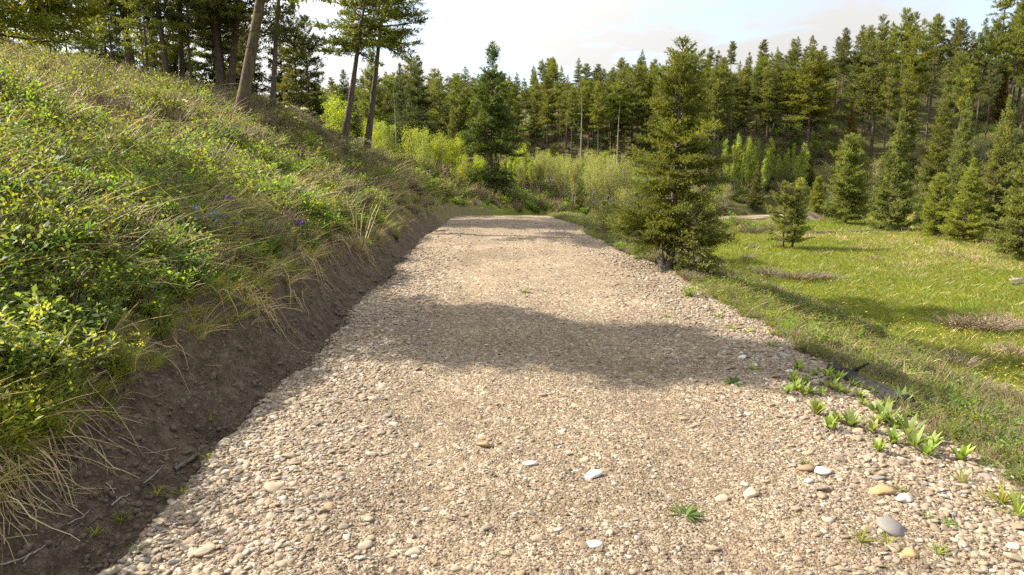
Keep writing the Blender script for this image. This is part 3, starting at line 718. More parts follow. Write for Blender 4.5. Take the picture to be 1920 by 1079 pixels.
for (px, py, hh) in [(1165, 448, 1.3), (1195, 462, 1.5), (1180, 432, 1.7), (1215, 452, 1.2), (1150, 425, 1.5), (1205, 478, .8), (1135, 418, 1.3), (1228, 440, 1.5), (1170, 415, 2.0), (1100, 400, 1.0), (1122, 408, 1.3), (1250, 452, 1.0)]:
    shrub_at(px, py, will[ar.integers(0, 3)], 1.8, hh, 'willow_shrub', 'pale twiggy willow shrub on the road verge left of the olive fir', 'shrub', 'willow shrubs along the right verge')
for (px, py, hh, i) in [(1330, 395, 1.4, 0), (1360, 385, 1.6, 1), (1500, 375, 1.6, 2), (1545, 352, 2.0, 0), (1640, 352, 2.4, 1), (1715, 330, 2.2, 2), (1690, 385, 2.0, 0), (1735, 350, 1.6, 1), (1840, 300, 2, 2), (1640, 395, 1.5, 1), (1560, 385, 1.4, 2), (1480, 340, 1.6, 0), (1300, 380, 1.6, 0), (1320, 340, 2.0, 1), (1290, 335, 2.2, 2), (1410, 350, 1.6, 1)]:
    shrub_at(px, py, will[i], 1.8, hh, 'willow_shrub', 'pale shrub at the foot of the wooded slope beyond the meadow', 'shrub', 'shrubs under the wooded slope', 1.3)

# ------------------------------------------------------------------ scatter: stuff placed as instances on a cloud of points
import bmesh
def multi(name, parts):
    """one mesh of several materials"""
    V = []; Q = []; T = []; tint = []; mi_q = []; mi_t = []; n = 0; mats = []
    for g, m in parts:
        if not g.v: continue
        k = len(mats); mats.append(m)
        v = np.concatenate(g.v); V.append(v); tint.append(np.concatenate(g.tint))
        if g.q: q = np.concatenate(g.q) + n; Q.append(q); mi_q.append(np.full(len(q), k))
        if g.t: t_ = np.concatenate(g.t) + n; T.append(t_); mi_t.append(np.full(len(t_), k))
        n += len(v)
    G = Geo(); G.v = V; G.tint = tint; G.q = Q; G.t = T
    me = G.mesh(name, mats[0])
    for m in mats[1:]: me.materials.append(m)
    me.polygons.foreach_set('material_index', np.concatenate(mi_q + mi_t).astype(np.int32))
    return me
def scatter(name, P, rot, scl, pid, protos, label, cat):
    """P (N,3), rot (N,3) Euler, scl (N,3), pid (N,) which prototype"""
    me = bpy.data.meshes.new(name); n = len(P)
    me.vertices.add(n); me.vertices.foreach_set('co', np.asarray(P, np.float32).ravel())
    a = me.attributes.new('rot', 'FLOAT_VECTOR', 'POINT'); a.data.foreach_set('vector', np.asarray(rot, np.float32).ravel())
    a = me.attributes.new('scl', 'FLOAT_VECTOR', 'POINT'); a.data.foreach_set('vector', np.asarray(scl, np.float32).ravel())
    a = me.attributes.new('pid', 'INT', 'POINT'); a.data.foreach_set('value', np.asarray(pid, np.int32))
    o = obj(name, me)
    c = bpy.data.collections.new(name + '_kinds')
    for i, pm in enumerate(protos): c.objects.link(bpy.data.objects.new('%s_kind_%02d' % (name, i), pm))
    ng = bpy.data.node_groups.new(name + '_scatter', 'GeometryNodeTree')
    ng.interface.new_socket('Geometry', in_out='INPUT', socket_type='NodeSocketGeometry'); ng.interface.new_socket('Geometry', in_out='OUTPUT', socket_type='NodeSocketGeometry')
    i = ng.nodes.new('NodeGroupInput'); u = ng.nodes.new('NodeGroupOutput'); ip = ng.nodes.new('GeometryNodeInstanceOnPoints'); ci = ng.nodes.new('GeometryNodeCollectionInfo')
    ci.inputs[0].default_value = c; ci.inputs['Separate Children'].default_value = True; ci.inputs['Reset Children'].default_value = True
    def na(nm, ty):
        k = ng.nodes.new('GeometryNodeInputNamedAttribute'); k.data_type = ty; k.inputs['Name'].default_value = nm
        return [s for s in k.outputs if s.enabled and s.name == 'Attribute'][0]
    L = ng.links.new
    L(i.outputs[0], ip.inputs['Points']); L(ci.outputs[0], ip.inputs['Instance']); ip.inputs['Pick Instance'].default_value = True
    L(na('pid', 'INT'), ip.inputs['Instance Index']); L(na('rot', 'FLOAT_VECTOR'), ip.inputs['Rotation']); L(na('scl', 'FLOAT_VECTOR'), ip.inputs['Scale'])
    L(ip.outputs[0], u.inputs[0])
    md = o.modifiers.new('scatter', 'NODES'); md.node_group = ng
    return tag(o, label, cat, None, 'stuff')
def upright(g, n, tilt=.15):
    r = g.normal(0, tilt, (n, 3)); r[:, 2] = g.uniform(0, 6.28, n); return r
def s3(s, sq=None): s = np.asarray(s)[:, None]; return np.repeat(s, 3, 1)

# ---- plant prototypes
def blades(g, n, spread, l0, l1, w, lean, curve, base=(0, 0), K=5):
    a = g.uniform(0, 6.28, n); r = spread * np.sqrt(g.random(n)); L = g.uniform(l0, l1, n)
    d = np.stack([np.cos(a), np.sin(a), np.zeros(n)], -1)
    b = a + g.normal(0, .7, n); d2 = np.stack([np.cos(b), np.sin(b), np.zeros(n)], -1)
    q = np.linspace(0, 1, K)[None, :, None]
    ln = np.abs(g.normal(lean, lean * .5, n))[:, None, None]; cv = np.abs(g.normal(curve, curve * .4, n))[:, None, None]
    C = (d * r[:, None])[:, None] + np.array((base[0], base[1], -.02)) + L[:, None, None] * (np.array((0, 0, 1.)) * (q - cv * .45 * q ** 2.2) + d2[:, None] * (ln * q + cv * q ** 2))
    return C, w * np.array(np.sqrt(1 - np.linspace(0, .985, K)))[None] * g.uniform(.7, 1.2, n)[:, None]
def grass_proto(seed, n, spread, l0, l1, w, lean, curve, m='grass', dry=.15):
    g = np.random.default_rng(seed); A, B = Geo(), Geo(); nd = int(n * dry)
    C, ww = blades(g, n - nd, spread, l0, l1, w, lean, curve); ribbons(A, C, ww, g.random(n - nd))
    if nd: C, ww = blades(g, nd, spread, l0 * 1.1, l1 * 1.15, w, lean * 1.4, curve * 1.2); ribbons(B, C, ww, g.random(nd))
    return multi('grass_tuft', [(A, M[m]), (B, M['dry'])])
def herb_proto(seed, H0, nst, nl, L, W, m, stem='brown', lean=.5, flowers=None, fm=None, fs=.02, bare=0.0):
    """clump of leafy stems; flowers: number of flower heads at the stem tips"""
    g = np.random.default_rng(seed); A, B, F = Geo(), Geo(), Geo()
    a = g.uniform(0, 6.28, nst); ln = g.uniform(.05, lean, nst); hh = H0 * g.uniform(.55, 1.05, nst)
    d = np.stack([np.cos(a), np.sin(a), np.zeros(nst)], -1); q = np.linspace(0, 1, 5)
    C = d[:, None] * (.12 * H0 * g.random(nst))[:, None, None] + hh[:, None, None] * (d[:, None] * (ln[:, None] * q ** 1.2)[:, :, None] + np.array((0, 0, 1.)) * (q - .12 * ln[:, None] * q ** 2)[:, :, None])
    C[:, :, :2] += g.normal(0, .015 * H0, (nst, 5, 2)) * q[None, :, None]
    tubes(B, C, np.linspace(1, .35, 5)[None] * np.full((nst, 1), .004 + .004 * H0), 3, g.random(nst))
    k = nl // nst; si = np.repeat(np.arange(nst), k); f = g.uniform(.12 + bare, 1.03, len(si))
    P = np.stack([np.array([np.interp(ff, q, C[s, :, j]) for ff, s in zip(f, si)]) for j in range(3)], -1)
    la = g.uniform(0, 6.28, len(si)); le = g.normal(.35, .4, len(si))
    D = np.stack([np.cos(la) * np.cos(le), np.sin(la) * np.cos(le), np.sin(le)], -1)
    P = P + D * (g.uniform(.0, .16, len(si)) * H0)[:, None]
    leaves(A, P, D, g.normal(0, .45, P.shape) + np.array((0, 0, 1.)), L * g.uniform(.6, 1.25, len(si)), W * g.uniform(.7, 1.2, len(si)), np.clip(.5 * g.random(nst)[si] + .5 * g.random(len(si)), 0, 1))
    heads = []
    if flowers:
        fi = g.integers(0, nst, flowers); T = C[fi, -1]
        m_ = 16; Pf = np.repeat(T, m_, 0) + g.normal(0, fs, (flowers * m_, 3)) * np.array((1, 1, .45)) + np.array((0, 0, fs))
        for h in range(flowers):
            F = Geo(); p = Pf[h * m_:(h + 1) * m_]; heads.append(F)
            leaves(F, p, g.normal(0, 1, p.shape) + np.array((0, 0, .8)), g.normal(0, 1, p.shape), np.full(m_, fs * 1.1), np.full(m_, fs * .9), g.random(m_))
    return A, B, heads
def herb_stuff(*a, **k):
    m, st, fm = a[6], k.get('stem', 'brown'), k.get('fm')
    A, B, F = herb_proto(*a, **k); return multi('clump', [(A, M[m]), (B, M[st])] + [(f, M[fm]) for f in F])
def herb_kit(*a, **k):
    m, st, fm = a[6], k.get('stem', 'brown'), k.get('fm')
    A, B, F = herb_proto(*a, **k)
    r = [('foliage', A.mesh('foliage', M[m])), ('stem', B.mesh('stem', M[st]))]
    r += [('flower_head', f.mesh('flower_head', M[fm])) for f in F]
    return r
g_green = [grass_proto(200 + i, 34, .12, .14, .40, .0058, .30, .55) for i in range(4)]
g_dry = [grass_proto(210 + i, 22, .09, .18, .50, .0044, .5, .9, 'dry', 0) for i in range(4)]
g_mead = [grass_proto(220 + i, 90, .30, .07, .19, .0060, .25, .4, 'meadow', .05) for i in range(4)]
p_shrub = [herb_stuff(230 + i, .42, 14, 300, .040, .026, 'shrub', lean=.8) for i in range(4)]
p_herb = [herb_stuff(240 + i, .38, 13, 190, .072, .034, 'herb', stem='herb', lean=.8) for i in range(3)]
p_dark = [herb_stuff(244 + i, .32, 12, 190, .050, .030, 'herb_dark', stem='herb', lean=.9) for i in range(2)]
p_brown = [herb_stuff(250 + i, .40, 44, 60, .020, .010, 'shrub', lean=.7) for i in range(3)]
p_dead = [herb_stuff(254 + i, .45, 60, 20, .03, .008, 'dry', lean=.8) for i in range(2)]
slope_protos = p_shrub + p_herb + p_dark + p_brown + p_dead            # 0-3 4-6 7-8 9-11 12-13

sr = np.random.default_rng(21)
def slope_points(n, Y0, Y1, power=1.0, s0=-.1, s1=30):
    """points on the left slope, denser towards the viewer; s = metres above the cut bank's lip"""
    Y = Y0 * (Y1 / Y0) ** (sr.random(n) ** power)
    xl = -.80 * Y - 1.5
    xr = road_left(Y) - .6
    X = xl + (xr - xl) * sr.random(n)
    X = np.where(Y > 24, X, X)
    e = road_left(Y) - X
    s = e - bank_lip(Y)
    k = (s > s0) & (s < s1)
    return X[k], Y[k], s[k]
# shrubs and herbs of the slope
X, Y, S = slope_points(15000, 2.4, 44)
n = len(X); big = fbm(X, Y, 2.4, 71, 3); sm = fbm(X, Y, .9, 75, 2)
green = 1.05 - .12 * np.clip(S - 1.5, 0, 9) - .035 * np.clip(Y - 9, 0, 20) + 1.2 * big
u = sr.random(n)
pid = np.where(u < np.clip(green, .06, .8), np.where(sm + .25 * sr.normal(size=n) > .05, 4 + sr.integers(0, 3, n), np.where(sm < -.12, 7 + sr.integers(0, 2, n), sr.integers(0, 4, n))),
               np.where(sr.random(n) < .56 - .012 * np.clip(Y - 8, 0, 20), sr.integers(0, 4, n), np.where(sr.random(n) < .78, 9 + sr.integers(0, 3, n), 12 + sr.integers(0, 2, n))))
keep = (sr.random(n) < smooth(-.05, .5, S) * .95 + .05) & (sr.random(n) < .16 + .84 * smooth(-.16, .06, fbm(X, Y, .75, 78, 2)))
X, Y, S, pid, big = X[keep], Y[keep], S[keep], pid[keep], big[keep]; n = len(X)
scl = sr.uniform(.6, 1.25, n) * (1 + .018 * Y) * (.62 + .38 * smooth(0, 1.2, S))
scatter('undergrowth', np.stack([X, Y, height(X, Y) - .02], -1), upright(sr, n), s3(scl), pid, slope_protos, 'mixed low shrubs and herbs covering the left slope', 'undergrowth')
# grass of the slope
X, Y, S = slope_points(15000, 2.4, 44, s0=-.22)
n = len(X); big = fbm(X, Y, 1.8, 81, 3)
dryp = np.clip(.30 + .35 * smooth(.2, .8, S) * (1 - smooth(1.5, 3, S)) * smooth(5, 7, Y) + .9 * big + .035 * np.clip(S - 2, 0, 8) + .012 * np.clip(Y - 8, 0, 20), .06, .8)
pid = np.where(sr.random(n) < dryp * (.35 + .65 * smooth(.3, 1.5, S)), 4, 0) + sr.integers(0, 4, n)
keep = sr.random(n) < np.where(S < 1.4, .62, .38) * (.35 + .65 * smooth(-.3, -.05, fbm(X, Y, .7, 85, 2)))
X, Y, S, pid = X[keep], Y[keep], S[keep], pid[keep]; n = len(X)
scatter('slope_grass', np.stack([X, Y, height(X, Y) - .01], -1), upright(sr, n, .22), s3(sr.uniform(.45, .95, n) * (1 + .015 * Y) * (.6 + .4 * smooth(0, 1.5, S)) * np.where(pid > 3, 1.35, 1.0)), pid, g_green + g_dry, 'green and dry grass tufts on the left slope', 'grass')
# turf and flowers of the meadow
def right_points(n, Y0, Y1, e0, e1, power=1.0):
    Y = Y0 * (Y1 / Y0) ** (sr.random(n) ** power); X = road_right(Y) + e0 + sr.random(n) * np.minimum(e1, .84 * Y + 2 - road_right(Y))
    k = (X < .84 * Y + 2) & (X > road_right(Y) + e0 - .02)
    k &= Y + .42 * np.clip(X - 20, -14, 60) < 56
    return X[k], Y[k], X[k] - road_right(Y[k])
X, Y, E = right_points(30000, 4, 56, 1.1, 45)
n = len(X)
scatter('meadow_grass', np.stack([X, Y, height(X, Y) - .01], -1), upright(sr, n, .1), s3(sr.uniform(.6, 1.15, n) * (.75 + .022 * Y)), np.where(sr.random(n) < np.clip(.03 + .6 * fbm(X, Y, 3.5, 88, 3), 0, .3), 4, sr.integers(0, 4, n)), g_mead + [grass_proto(226, 60, .28, .08, .24, .0055, .3, .5, 'dry', 0)], 'short bright green grass of the meadow', 'grass')
def flower_dots(seed, m):
    g = np.random.default_rng(seed); A = Geo(); k = 5; P = np.repeat(np.stack([g.normal(0, .25, 6), g.normal(0, .25, 6), g.uniform(.12, .2, 6)], -1), k, 0)
    leaves(A, P, g.normal(0, 1, P.shape) * (1, 1, .3), np.tile((0, 0, 1.), (len(P), 1)), np.full(len(P), .022), np.full(len(P), .02), g.random(len(P))); return A.mesh('flowers', M[m])
X, Y, E = right_points(600, 9, 40, 4, 40)
k = fbm(X, Y, 4, 91, 2) > .0; X, Y = X[k], Y[k]; n = len(X)
scatter('meadow_flowers', np.stack([X, Y, height(X, Y)], -1), upright(sr, n, .1), s3(sr.uniform(.7, 1.3, n)), sr.integers(0, 2, n), [flower_dots(1, 'gold'), flower_dots(2, 'gold')], 'tiny yellow flowers dotted over the meadow', 'flowers')
# verge right of the road: grass, dead stalks, low shrubs
X, Y, E = right_points(7500, 3.2, 36, -.12, 4.3)
n = len(X); u = sr.random(n); br = fbm(X, Y, 1.5, 95, 2) + .12 * (1 - smooth(7, 12, Y))
pid = np.where(u < .34, sr.integers(0, 4, n), np.where(u < .50, 4 + sr.integers(0, 3, n), np.where(u < .50 + np.clip(.24 + 1.2 * br, 0, .42), 9 + sr.integers(0, 5, n), np.where(sr.random(n) < .4, 14, 18) + sr.integers(0, 4, n))))
keep = sr.random(n) < (1 - .55 * smooth(2.2, 4.2, E))
X, Y, E, pid = X[keep], Y[keep], E[keep], pid[keep]; n = len(X)
scatter('verge_undergrowth', np.stack([X, Y, height(X, Y) - .02], -1), upright(sr, n), s3(sr.uniform(.5, 1.0, n) * (.38 + .52 * smooth(-.1, 1.2, E) + .012 * Y)), pid, slope_protos + g_green + g_dry, 'tangle of grass, dead stalks and low shrubs on the right verge', 'undergrowth')
# floor of the far woods and the ground beyond the crest
n = 9000; Y = sr.uniform(33, 80, n); X = (sr.uniform(480, 2000, n) - 960) / 1280 * Y
k = (X < road_left(Y) - .5) | (X > road_right(Y) + .5); k &= (Y + .42 * np.clip(X - 20, -14, 60) > 51) | ((X < 16) & (Y > 36))
X, Y = X[k], Y[k]; n = len(X)
scatter('woodland_undergrowth', np.stack([X, Y, height(X, Y) - .03], -1), upright(sr, n), s3(sr.uniform(1.0, 2.0, n)), np.where(sr.random(n) < .6, sr.integers(0, 7, n), 9 + sr.integers(0, 5, n)), slope_protos, 'undergrowth beneath the trees beyond the crest', 'undergrowth')

# ------------------------------------------------------------------ roots and dry stems that hang down the cut bank, clods, twigs
def hanging(n, seed, Y0, Y1, l0, l1, w):
    g = np.random.default_rng(seed); A = Geo()
    Y = Y0 * (Y1 / Y0) ** g.random(n)
    k = vnoise(Y / .55, 3, 99) > g.uniform(-.15, .4, n); Y = Y[k]; n = len(Y)
    e0 = bank_lip(Y) + g.uniform(-.22, .18, n)
    L = g.uniform(l0, l1, n) * g.choice([.5, .8, 1.0, 1.35], n); K = 8; q = np.linspace(0, 1, K)
    dy = g.normal(-.1, .9, n); C = np.zeros((n, K, 3)); out = g.uniform(.05, .16, n)
    for i in range(K):
        e = e0 - L * q[i] * .85; y = Y + dy * L * q[i] + g.normal(0, .012, n)
        x = road_left(y) - e
        z = height(x, y, True) + .018 + out * np.sin(min(q[i] * 1.5, 1) * PI) * (1 - .5 * q[i]) 
        C[:, i] = np.stack([x + .05 * L * np.sin(7 * q[i] + 9 * dy), y, z], -1)
    tubes(A, C, np.linspace(1, .35, K)[None] * (w * g.uniform(.6, 1.5, n))[:, None], 3, g.random(n))
    return A
tag(obj('dry_roots', hanging(1700, 301, 2.6, 26, .16, .52, .0052).mesh('dry_roots', M['dry'])), 'dry roots and dead grass stems hanging down the cut bank', 'roots', None, 'stuff')
def stone_mesh(seed, flat=.55, lump=.16, ang=False, sub=3):
    g = np.random.default_rng(seed); bm = bmesh.new(); bmesh.ops.create_icosphere(bm, subdivisions=sub, radius=1)
    ax = (1, g.uniform(.62, .92), flat * g.uniform(.75, 1.15)); w = g.normal(0, 1.5, (7, 3)); ph = g.uniform(0, 6.3, 7); am = g.normal(0, lump / 2.2, 7)
    pl = norm(g.normal(0, 1, (14, 3))); pd = g.uniform(.60, .84, 14)
    for v in bm.verts:
        c = np.array(v.co); r = 1 + float((am * np.sin(w @ c + ph)).sum())
        if ang:
            dd = pl @ c; 
            for j in range(14):
                if dd[j] * r > pd[j]: r = pd[j] / dd[j]
        v.co = Vector(c * r * ax)
    me = bpy.data.meshes.new('stone'); bm.to_mesh(me); bm.free()
    me.polygons.foreach_set('use_smooth', np.full(len(me.polygons), True)); 
    return me
st_lo = [stone_mesh(400 + i, .36, .3, i % 4 != 0, 2) for i in range(9)]
for me in st_lo: me.materials.append(M['stone'])
st_grit = [stone_mesh(460 + i, .5, .3, i % 3 != 0, 1) for i in range(5)]
for me in st_grit: me.materials.append(M['grit'])
st_hi = [stone_mesh(420 + i, .36, .34, i % 4 != 0, 3) for i in range(10)]
for me in st_hi: me.materials.append(M['stone'])
clod = [stone_mesh(440 + i, .7, .35, True, 1) for i in range(4)]
for me in clod: me.materials.append(M['clod'])
n = 14000; Y = 2.3 * (16 / 2.3) ** sr.random(n); e = np.where(sr.random(n) < .35, sr.normal(.0, .14, n), sr.uniform(.0, 1.4, n))
X = road_left(Y) - e; k = sr.random(n) < np.where(Y < 5, 1, .8); X, Y = X[k], Y[k]; n = len(X)
scatter('soil_clods', np.stack([X, Y, height(X, Y)], -1), sr.uniform(0, 6.28, (n, 3)), s3(np.minimum(.006 + .042 * sr.random(n) ** 4, .045) * (.8 + .05 * Y)), sr.integers(0, 4, n), clod, 'crumbly dark clods of soil in the ditch and on the cut bank', 'soil')

# ------------------------------------------------------------------ gravel
def road_points(n, Y0, Y1, power=1.0, edge=None):
    Y = Y0 * (Y1 / Y0) ** (sr.random(n) ** power); L, Rr_ = road_left(Y) - .24, road_right(Y) + .30
    v = sr.random(n)
    if edge is not None: v = np.where(sr.random(n) < edge, np.where(sr.random(n) < .5, sr.random(n) ** 2 * .30, 1 - sr.random(n) ** 2 * .38), v)
    return L + (Rr_ - L) * v, Y, v
def lay(X, Y, r, flat=.5): return np.stack([X, Y, road_surface(X, Y) + r * flat * .12], -1)
Ps, Rs, Ss, Is = [], [], [], []
for (n, Y0, Y1, r0, r1, ed) in [(110000, 2.35, 9.5, .004, .0095, .05), (30000, 2.35, 12, .009, .017, .45), (9000, 2.35, 24, .016, .030, .62)]:
    X, Y, v = road_points(n, Y0, Y1, 1.0, ed)
    if r1 > .012:
        u_ = X - axis(Y); kk = sr.random(n) > .65 * np.maximum(np.exp(-((u_ + .55) / .36) ** 2), np.exp(-((u_ - 1.35) / .36) ** 2)); X, Y, v = X[kk], Y[kk], v[kk]; n = len(X)
    r = sr.uniform(r0, r1, n) * (1 + .03 * np.clip(Y - 6, 0, 20))
    Ps.append(lay(X, Y, r)); rt = sr.normal(0, .22, (n, 3)); rt[:, 2] = sr.uniform(0, 6.28, n); Rs.append(rt); Ss.append(s3(r)); Is.append(np.where(sr.random(n) < (1.0 if r1 < .01 else .45 if r1 < .02 else .12), 9 + sr.integers(0, 5, n), sr.integers(0, 9, n)))
X, Y, v = road_points(24000, 2.35, 16, 1.0, 1.0)
k = (v < .20) | (v > .78); X, Y = X[k], Y[k]; n = len(X); r = sr.uniform(.013, .034, n) * (1 + .03 * np.clip(Y - 6, 0, 20))
Ps.append(lay(X, Y, r)); rt = sr.normal(0, .3, (n, 3)); rt[:, 2] = sr.uniform(0, 6.28, n); Rs.append(rt); Ss.append(s3(r)); Is.append(sr.integers(0, 9, n))
# cobbles: the largest in the picture become things of their own, the rest join the gravel
n = 2600; X, Y, v = road_points(n, 2.4, 27, 1.0, .66)
r = .021 + .040 * sr.random(n) ** 2.6; r = r * np.where((v > .25) & (v < .70), .70, 1.0)
score = r / Y; order = np.argsort(-score); NB = 262
rest = order[NB:]; big_ = order[:NB]
Ps.append(lay(X[rest], Y[rest], r[rest])); rt = sr.normal(0, .2, (len(rest), 3)); rt[:, 2] = sr.uniform(0, 6.28, len(rest)); Rs.append(rt); Ss.append(s3(r[rest])); Is.append(sr.integers(0, 9, len(rest)))
scatter('gravel', np.concatenate(Ps), np.concatenate(Rs), np.concatenate(Ss), np.concatenate(Is), st_lo + st_grit, 'loose pebbles and gravel covering the road', 'gravel')
def stone(x, y, rr, me, label, group=None, rz=None, name='cobblestone'):
    o = obj(name, me, None, (x, y, float(road_surface(np.array([x]), np.array([y]))[0]) + rr * .06))
    o.scale = (rr, rr, rr); o.rotation_euler = (sr.normal(0, .15), sr.normal(0, .15), sr.uniform(0, 6.28) if rz is None else rz)
    return tag(o, label, 'stone', group)
for i in big_:
    vv, yy = v[i], Y[i]
    near = 'nearest the camera' if yy < 4.5 else 'before the shadow band' if yy < 7 else 'at the shadow band'
    lab = 'cobble on the left edge of the gravel road ' if vv < .3 else 'cobble on the right edge of the gravel road ' if vv > .62 else 'cobble in the middle of the gravel road '
    stone(X[i], Y[i], r[i], st_hi[sr.integers(0, 10)], lab + near, 'cobbles on the gravel road')
def own(me, m): c = me.copy(); c.materials.clear(); c.materials.append(M[m]); return c
for (px, py, wpx, i, m, lab, rz) in [
    (777, 1050, 40, 1, 'stone_tan', 'smooth tan oval cobble at the bottom centre of the road', .7), (1117, 1043, 36, 3, 'stone_white', 'bright white stone at the bottom of the road, right of centre', 0),
    (1108, 913, 38, 7, 'stone_white', 'jagged white stone shard in the middle of the road', .3), (997, 893, 32, 3, 'stone_white', 'white stone left of the jagged white shard', .2),
    (1097, 884, 22, 2, 'stone_tan', 'pale round stone just above the jagged white shard', 0), (515, 936, 40, 0, 'stone_tan', 'flat pale stone on the left edge of the road', .1),
    (1648, 917, 34, 3, 'stone_grey', 'dark grey angular stone on the right of the road', .2), (1645, 945, 44, 7, 'stone_ochre', 'ochre angular stone below the dark grey one', -.3),
    (1540, 905, 46, 4, 'stone_white', 'flat white stone left of the dark grey angular one', 0), (1352, 952, 36, 5, 'stone_tan', 'flat pale stone in the road right of the dandelion like weed', 0),
    (1405, 948, 42, 6, 'stone_tan', 'broad pale stone beside the flat pale stone right of the weed', .3), (905, 838, 22, 7, 'stone_ochre', 'small orange tinted stone with two pale ones in mid road', 0),
    (905, 852, 26, 0, 'stone_ochre', 'flat orange brown stone just below the orange tinted one', .2), (385, 1050, 46, 4, 'stone_tan', 'large flat grey cream stone at the lower left road corner', .2),
    (300, 990, 36, 5, 'stone_tan', 'rounded pale stone at the ditch end of the left road edge', .1), (1670, 1015, 50, 8, 'stone_grey', 'long grey brown slab stone at the lower right', .1),
    (1335, 1045, 30, 9, 'stone_tan', 'tan round stone below the weed on the road', 0), (1700, 1062, 44, 6, 'stone_ochre', 'ochre block stone at the lower right picture edge', 0),
    (1900, 1068, 48, 1, 'stone_tan', 'large rounded stone in the lower right corner', 0), (1530, 655 + 90, 24, 4, 'stone_grey', 'grey flat stone among the leafy weeds', .3),
    (1390, 683, 26, 2, 'stone_white', 'pale round stone in the shadow band near the right edge', 0), (1480, 708, 24, 5, 'stone_white', 'white flat stone beside the leafy weeds at the shadow edge', .2)]:
    x, y = hit(px, py); stone(x, y, wpx / 1280 * math.hypot(y, CAM_H) * .5, own(st_hi[i], m), lab, None, rz)

# ------------------------------------------------------------------ plants of the slope that stand out
pr = np.random.default_rng(55)
k_mead = [[('twig', b.mesh('twig', M['brown'])), ('seed_head', a.mesh('seed_head', M['brown']))] for a, b, f in [herb_proto(560 + i, .42, 150, 420, .03, .012, 'brown', lean=1.1) for i in range(3)]]
def stand(name, parts, px, py, scale, label, cat='plant', group=None, dz=-.02, wide=1.0, surf=None):
    x, y = hit(px, py); z = H1(x, y) if surf is None else float(road_surface(np.array([x]), np.array([y]))[0])
    return thing(name, parts, (x, y, z + dz), pr.uniform(0, 6.28), (scale * wide, scale * wide, scale), label, cat, group, (pr.normal(0, .06), pr.normal(0, .06)))
k_lime = [herb_kit(500 + i, .62, 24, 620, .070, .028, 'herb_lime', stem='herb', lean=.75, flowers=7, fm='yellow', fs=.020) for i in range(2)]
k_leaf = [herb_kit(510 + i, .40, 17, 300, .066, .036, 'herb', stem='herb', lean=.85) for i in range(3)]
k_deep = [herb_kit(520 + i, .38, 16, 330, .060, .036, 'herb_dark', stem='herb', lean=.9) for i in range(2)]
k_limeleaf = [herb_kit(525 + i, .40, 17, 280, .070, .034, 'herb_lime', stem='herb', lean=.8) for i in range(2)]
k_blue = herb_kit(530, .34, 20, 240, .080, .024, 'herb_dark', stem='herb', lean=.6, flowers=18, fm='blue', fs=.017)
k_purp = [herb_kit(531 + i, .30, 4, 20, .05, .012, 'herb', stem='herb', lean=.35, flowers=2 + i, fm='purple', fs=.020) for i in range(2)]
k_white = [herb_kit(535 + i, .95, 22, 560, .055, .034, 'herb_lime', lean=.55, flowers=26, fm='white', fs=.030) for i in range(2)]
k_bare = herb_kit(540, .9, 9, 30, .03, .008, 'dry', stem='dry', lean=.5)
k_brush = [[('twig', b.mesh('twig', M['brown'])), ('foliage', a.mesh('foliage', M['shrub']))] for a, b, f in [herb_proto(545 + i, .5, 120, 200, .022, .011, 'shrub', lean=1.3) for i in range(3)]]
for (px, py, sc_, lab) in [(45, 740, 1.0, 'tallest lime plant with yellow flower heads at the left picture edge'), (130, 760, .85, 'lime yellow flowered plant leaning over the cut bank lip at left'),
                           (15, 850, .8, 'lime plant at the lower left picture edge above the bare soil'), (225, 720, .62, 'small lime flowered plant by the bank lip, right of the big yellow ones'),
                           (75, 830, .7, 'lime leafed plant drooping over the dark soil at left'), (95, 690, .8, 'lime plant just behind the tallest yellow flowered one')]:
    stand('flowering_plant', k_lime[pr.integers(0, 2)], px, py, sc_, lab, 'plant')
for (px, py, i, sc_, lab) in [(190, 480, 0, 1.0, 'pale leafy plant with fernlike leaves left of the blue flowers'), (225, 410, 1, .85, 'lime leafy plant above the pale fernlike one'), (560, 520, 0, .5, 'low lime plant on the bank lip below the purple flowers'),
                              (690, 470, 1, .62, 'bright lime plant at the foot of the bare stalks'), (745, 452, 0, .55, 'round green plant on the bank lip nearest the far crest'), (300, 640, 1, .55, 'small lime plant above the hanging roots')]:
    stand('leafy_plant', k_limeleaf[i], px, py, sc_, lab)
for (px, py, i, sc_, lab) in [(405, 400, 0, 1.1, 'deep green clump in mid slope above the blue flowers'), (345, 385, 1, 1.1, 'dark leafy clump left of the deep green clump in mid slope'), (565, 448, 0, .8, 'deep green clump right of the purple flowers'),
                              (602, 408, 1, .85, 'round green clump below the charred stump'), (505, 345, 0, 1.0, 'dark green clump left of the charred stump'), (110, 425, 1, 1.1, 'dark leafy clump at left under the shrub belt'), (30, 430, 0, 1.2, 'dark clump with blue bells at the left picture edge')]:
    stand('leafy_plant', k_deep[i], px, py, sc_, lab)
stand('blue_flower', k_blue, 380, 462, 1.5, 'clump of pale blue bell flowers in mid slope', 'flower')
stand('blue_flower', k_blue, 22, 415, 1.4, 'blue flowers among the leaves at the left picture edge', 'flower')
stand('blue_flower', k_blue, 236, 375, 1.2, 'few blue flowers in the green shrubs left of centre slope', 'flower')
for (px, py, lab) in [(418, 458, 'purple flower just right of the blue bell clump'), (455, 475, 'pair of deep purple flowers right of the blue bells'), (548, 470, 'single violet flower nearest the far end of the bank lip'), (413, 425, 'purple flower above the blue bell clump'), (452, 440, 'dark violet flower between grass above the purple pair')]:
    stand('purple_flower', k_purp[pr.integers(0, 2)], px, py, 1.55, lab, 'flower')
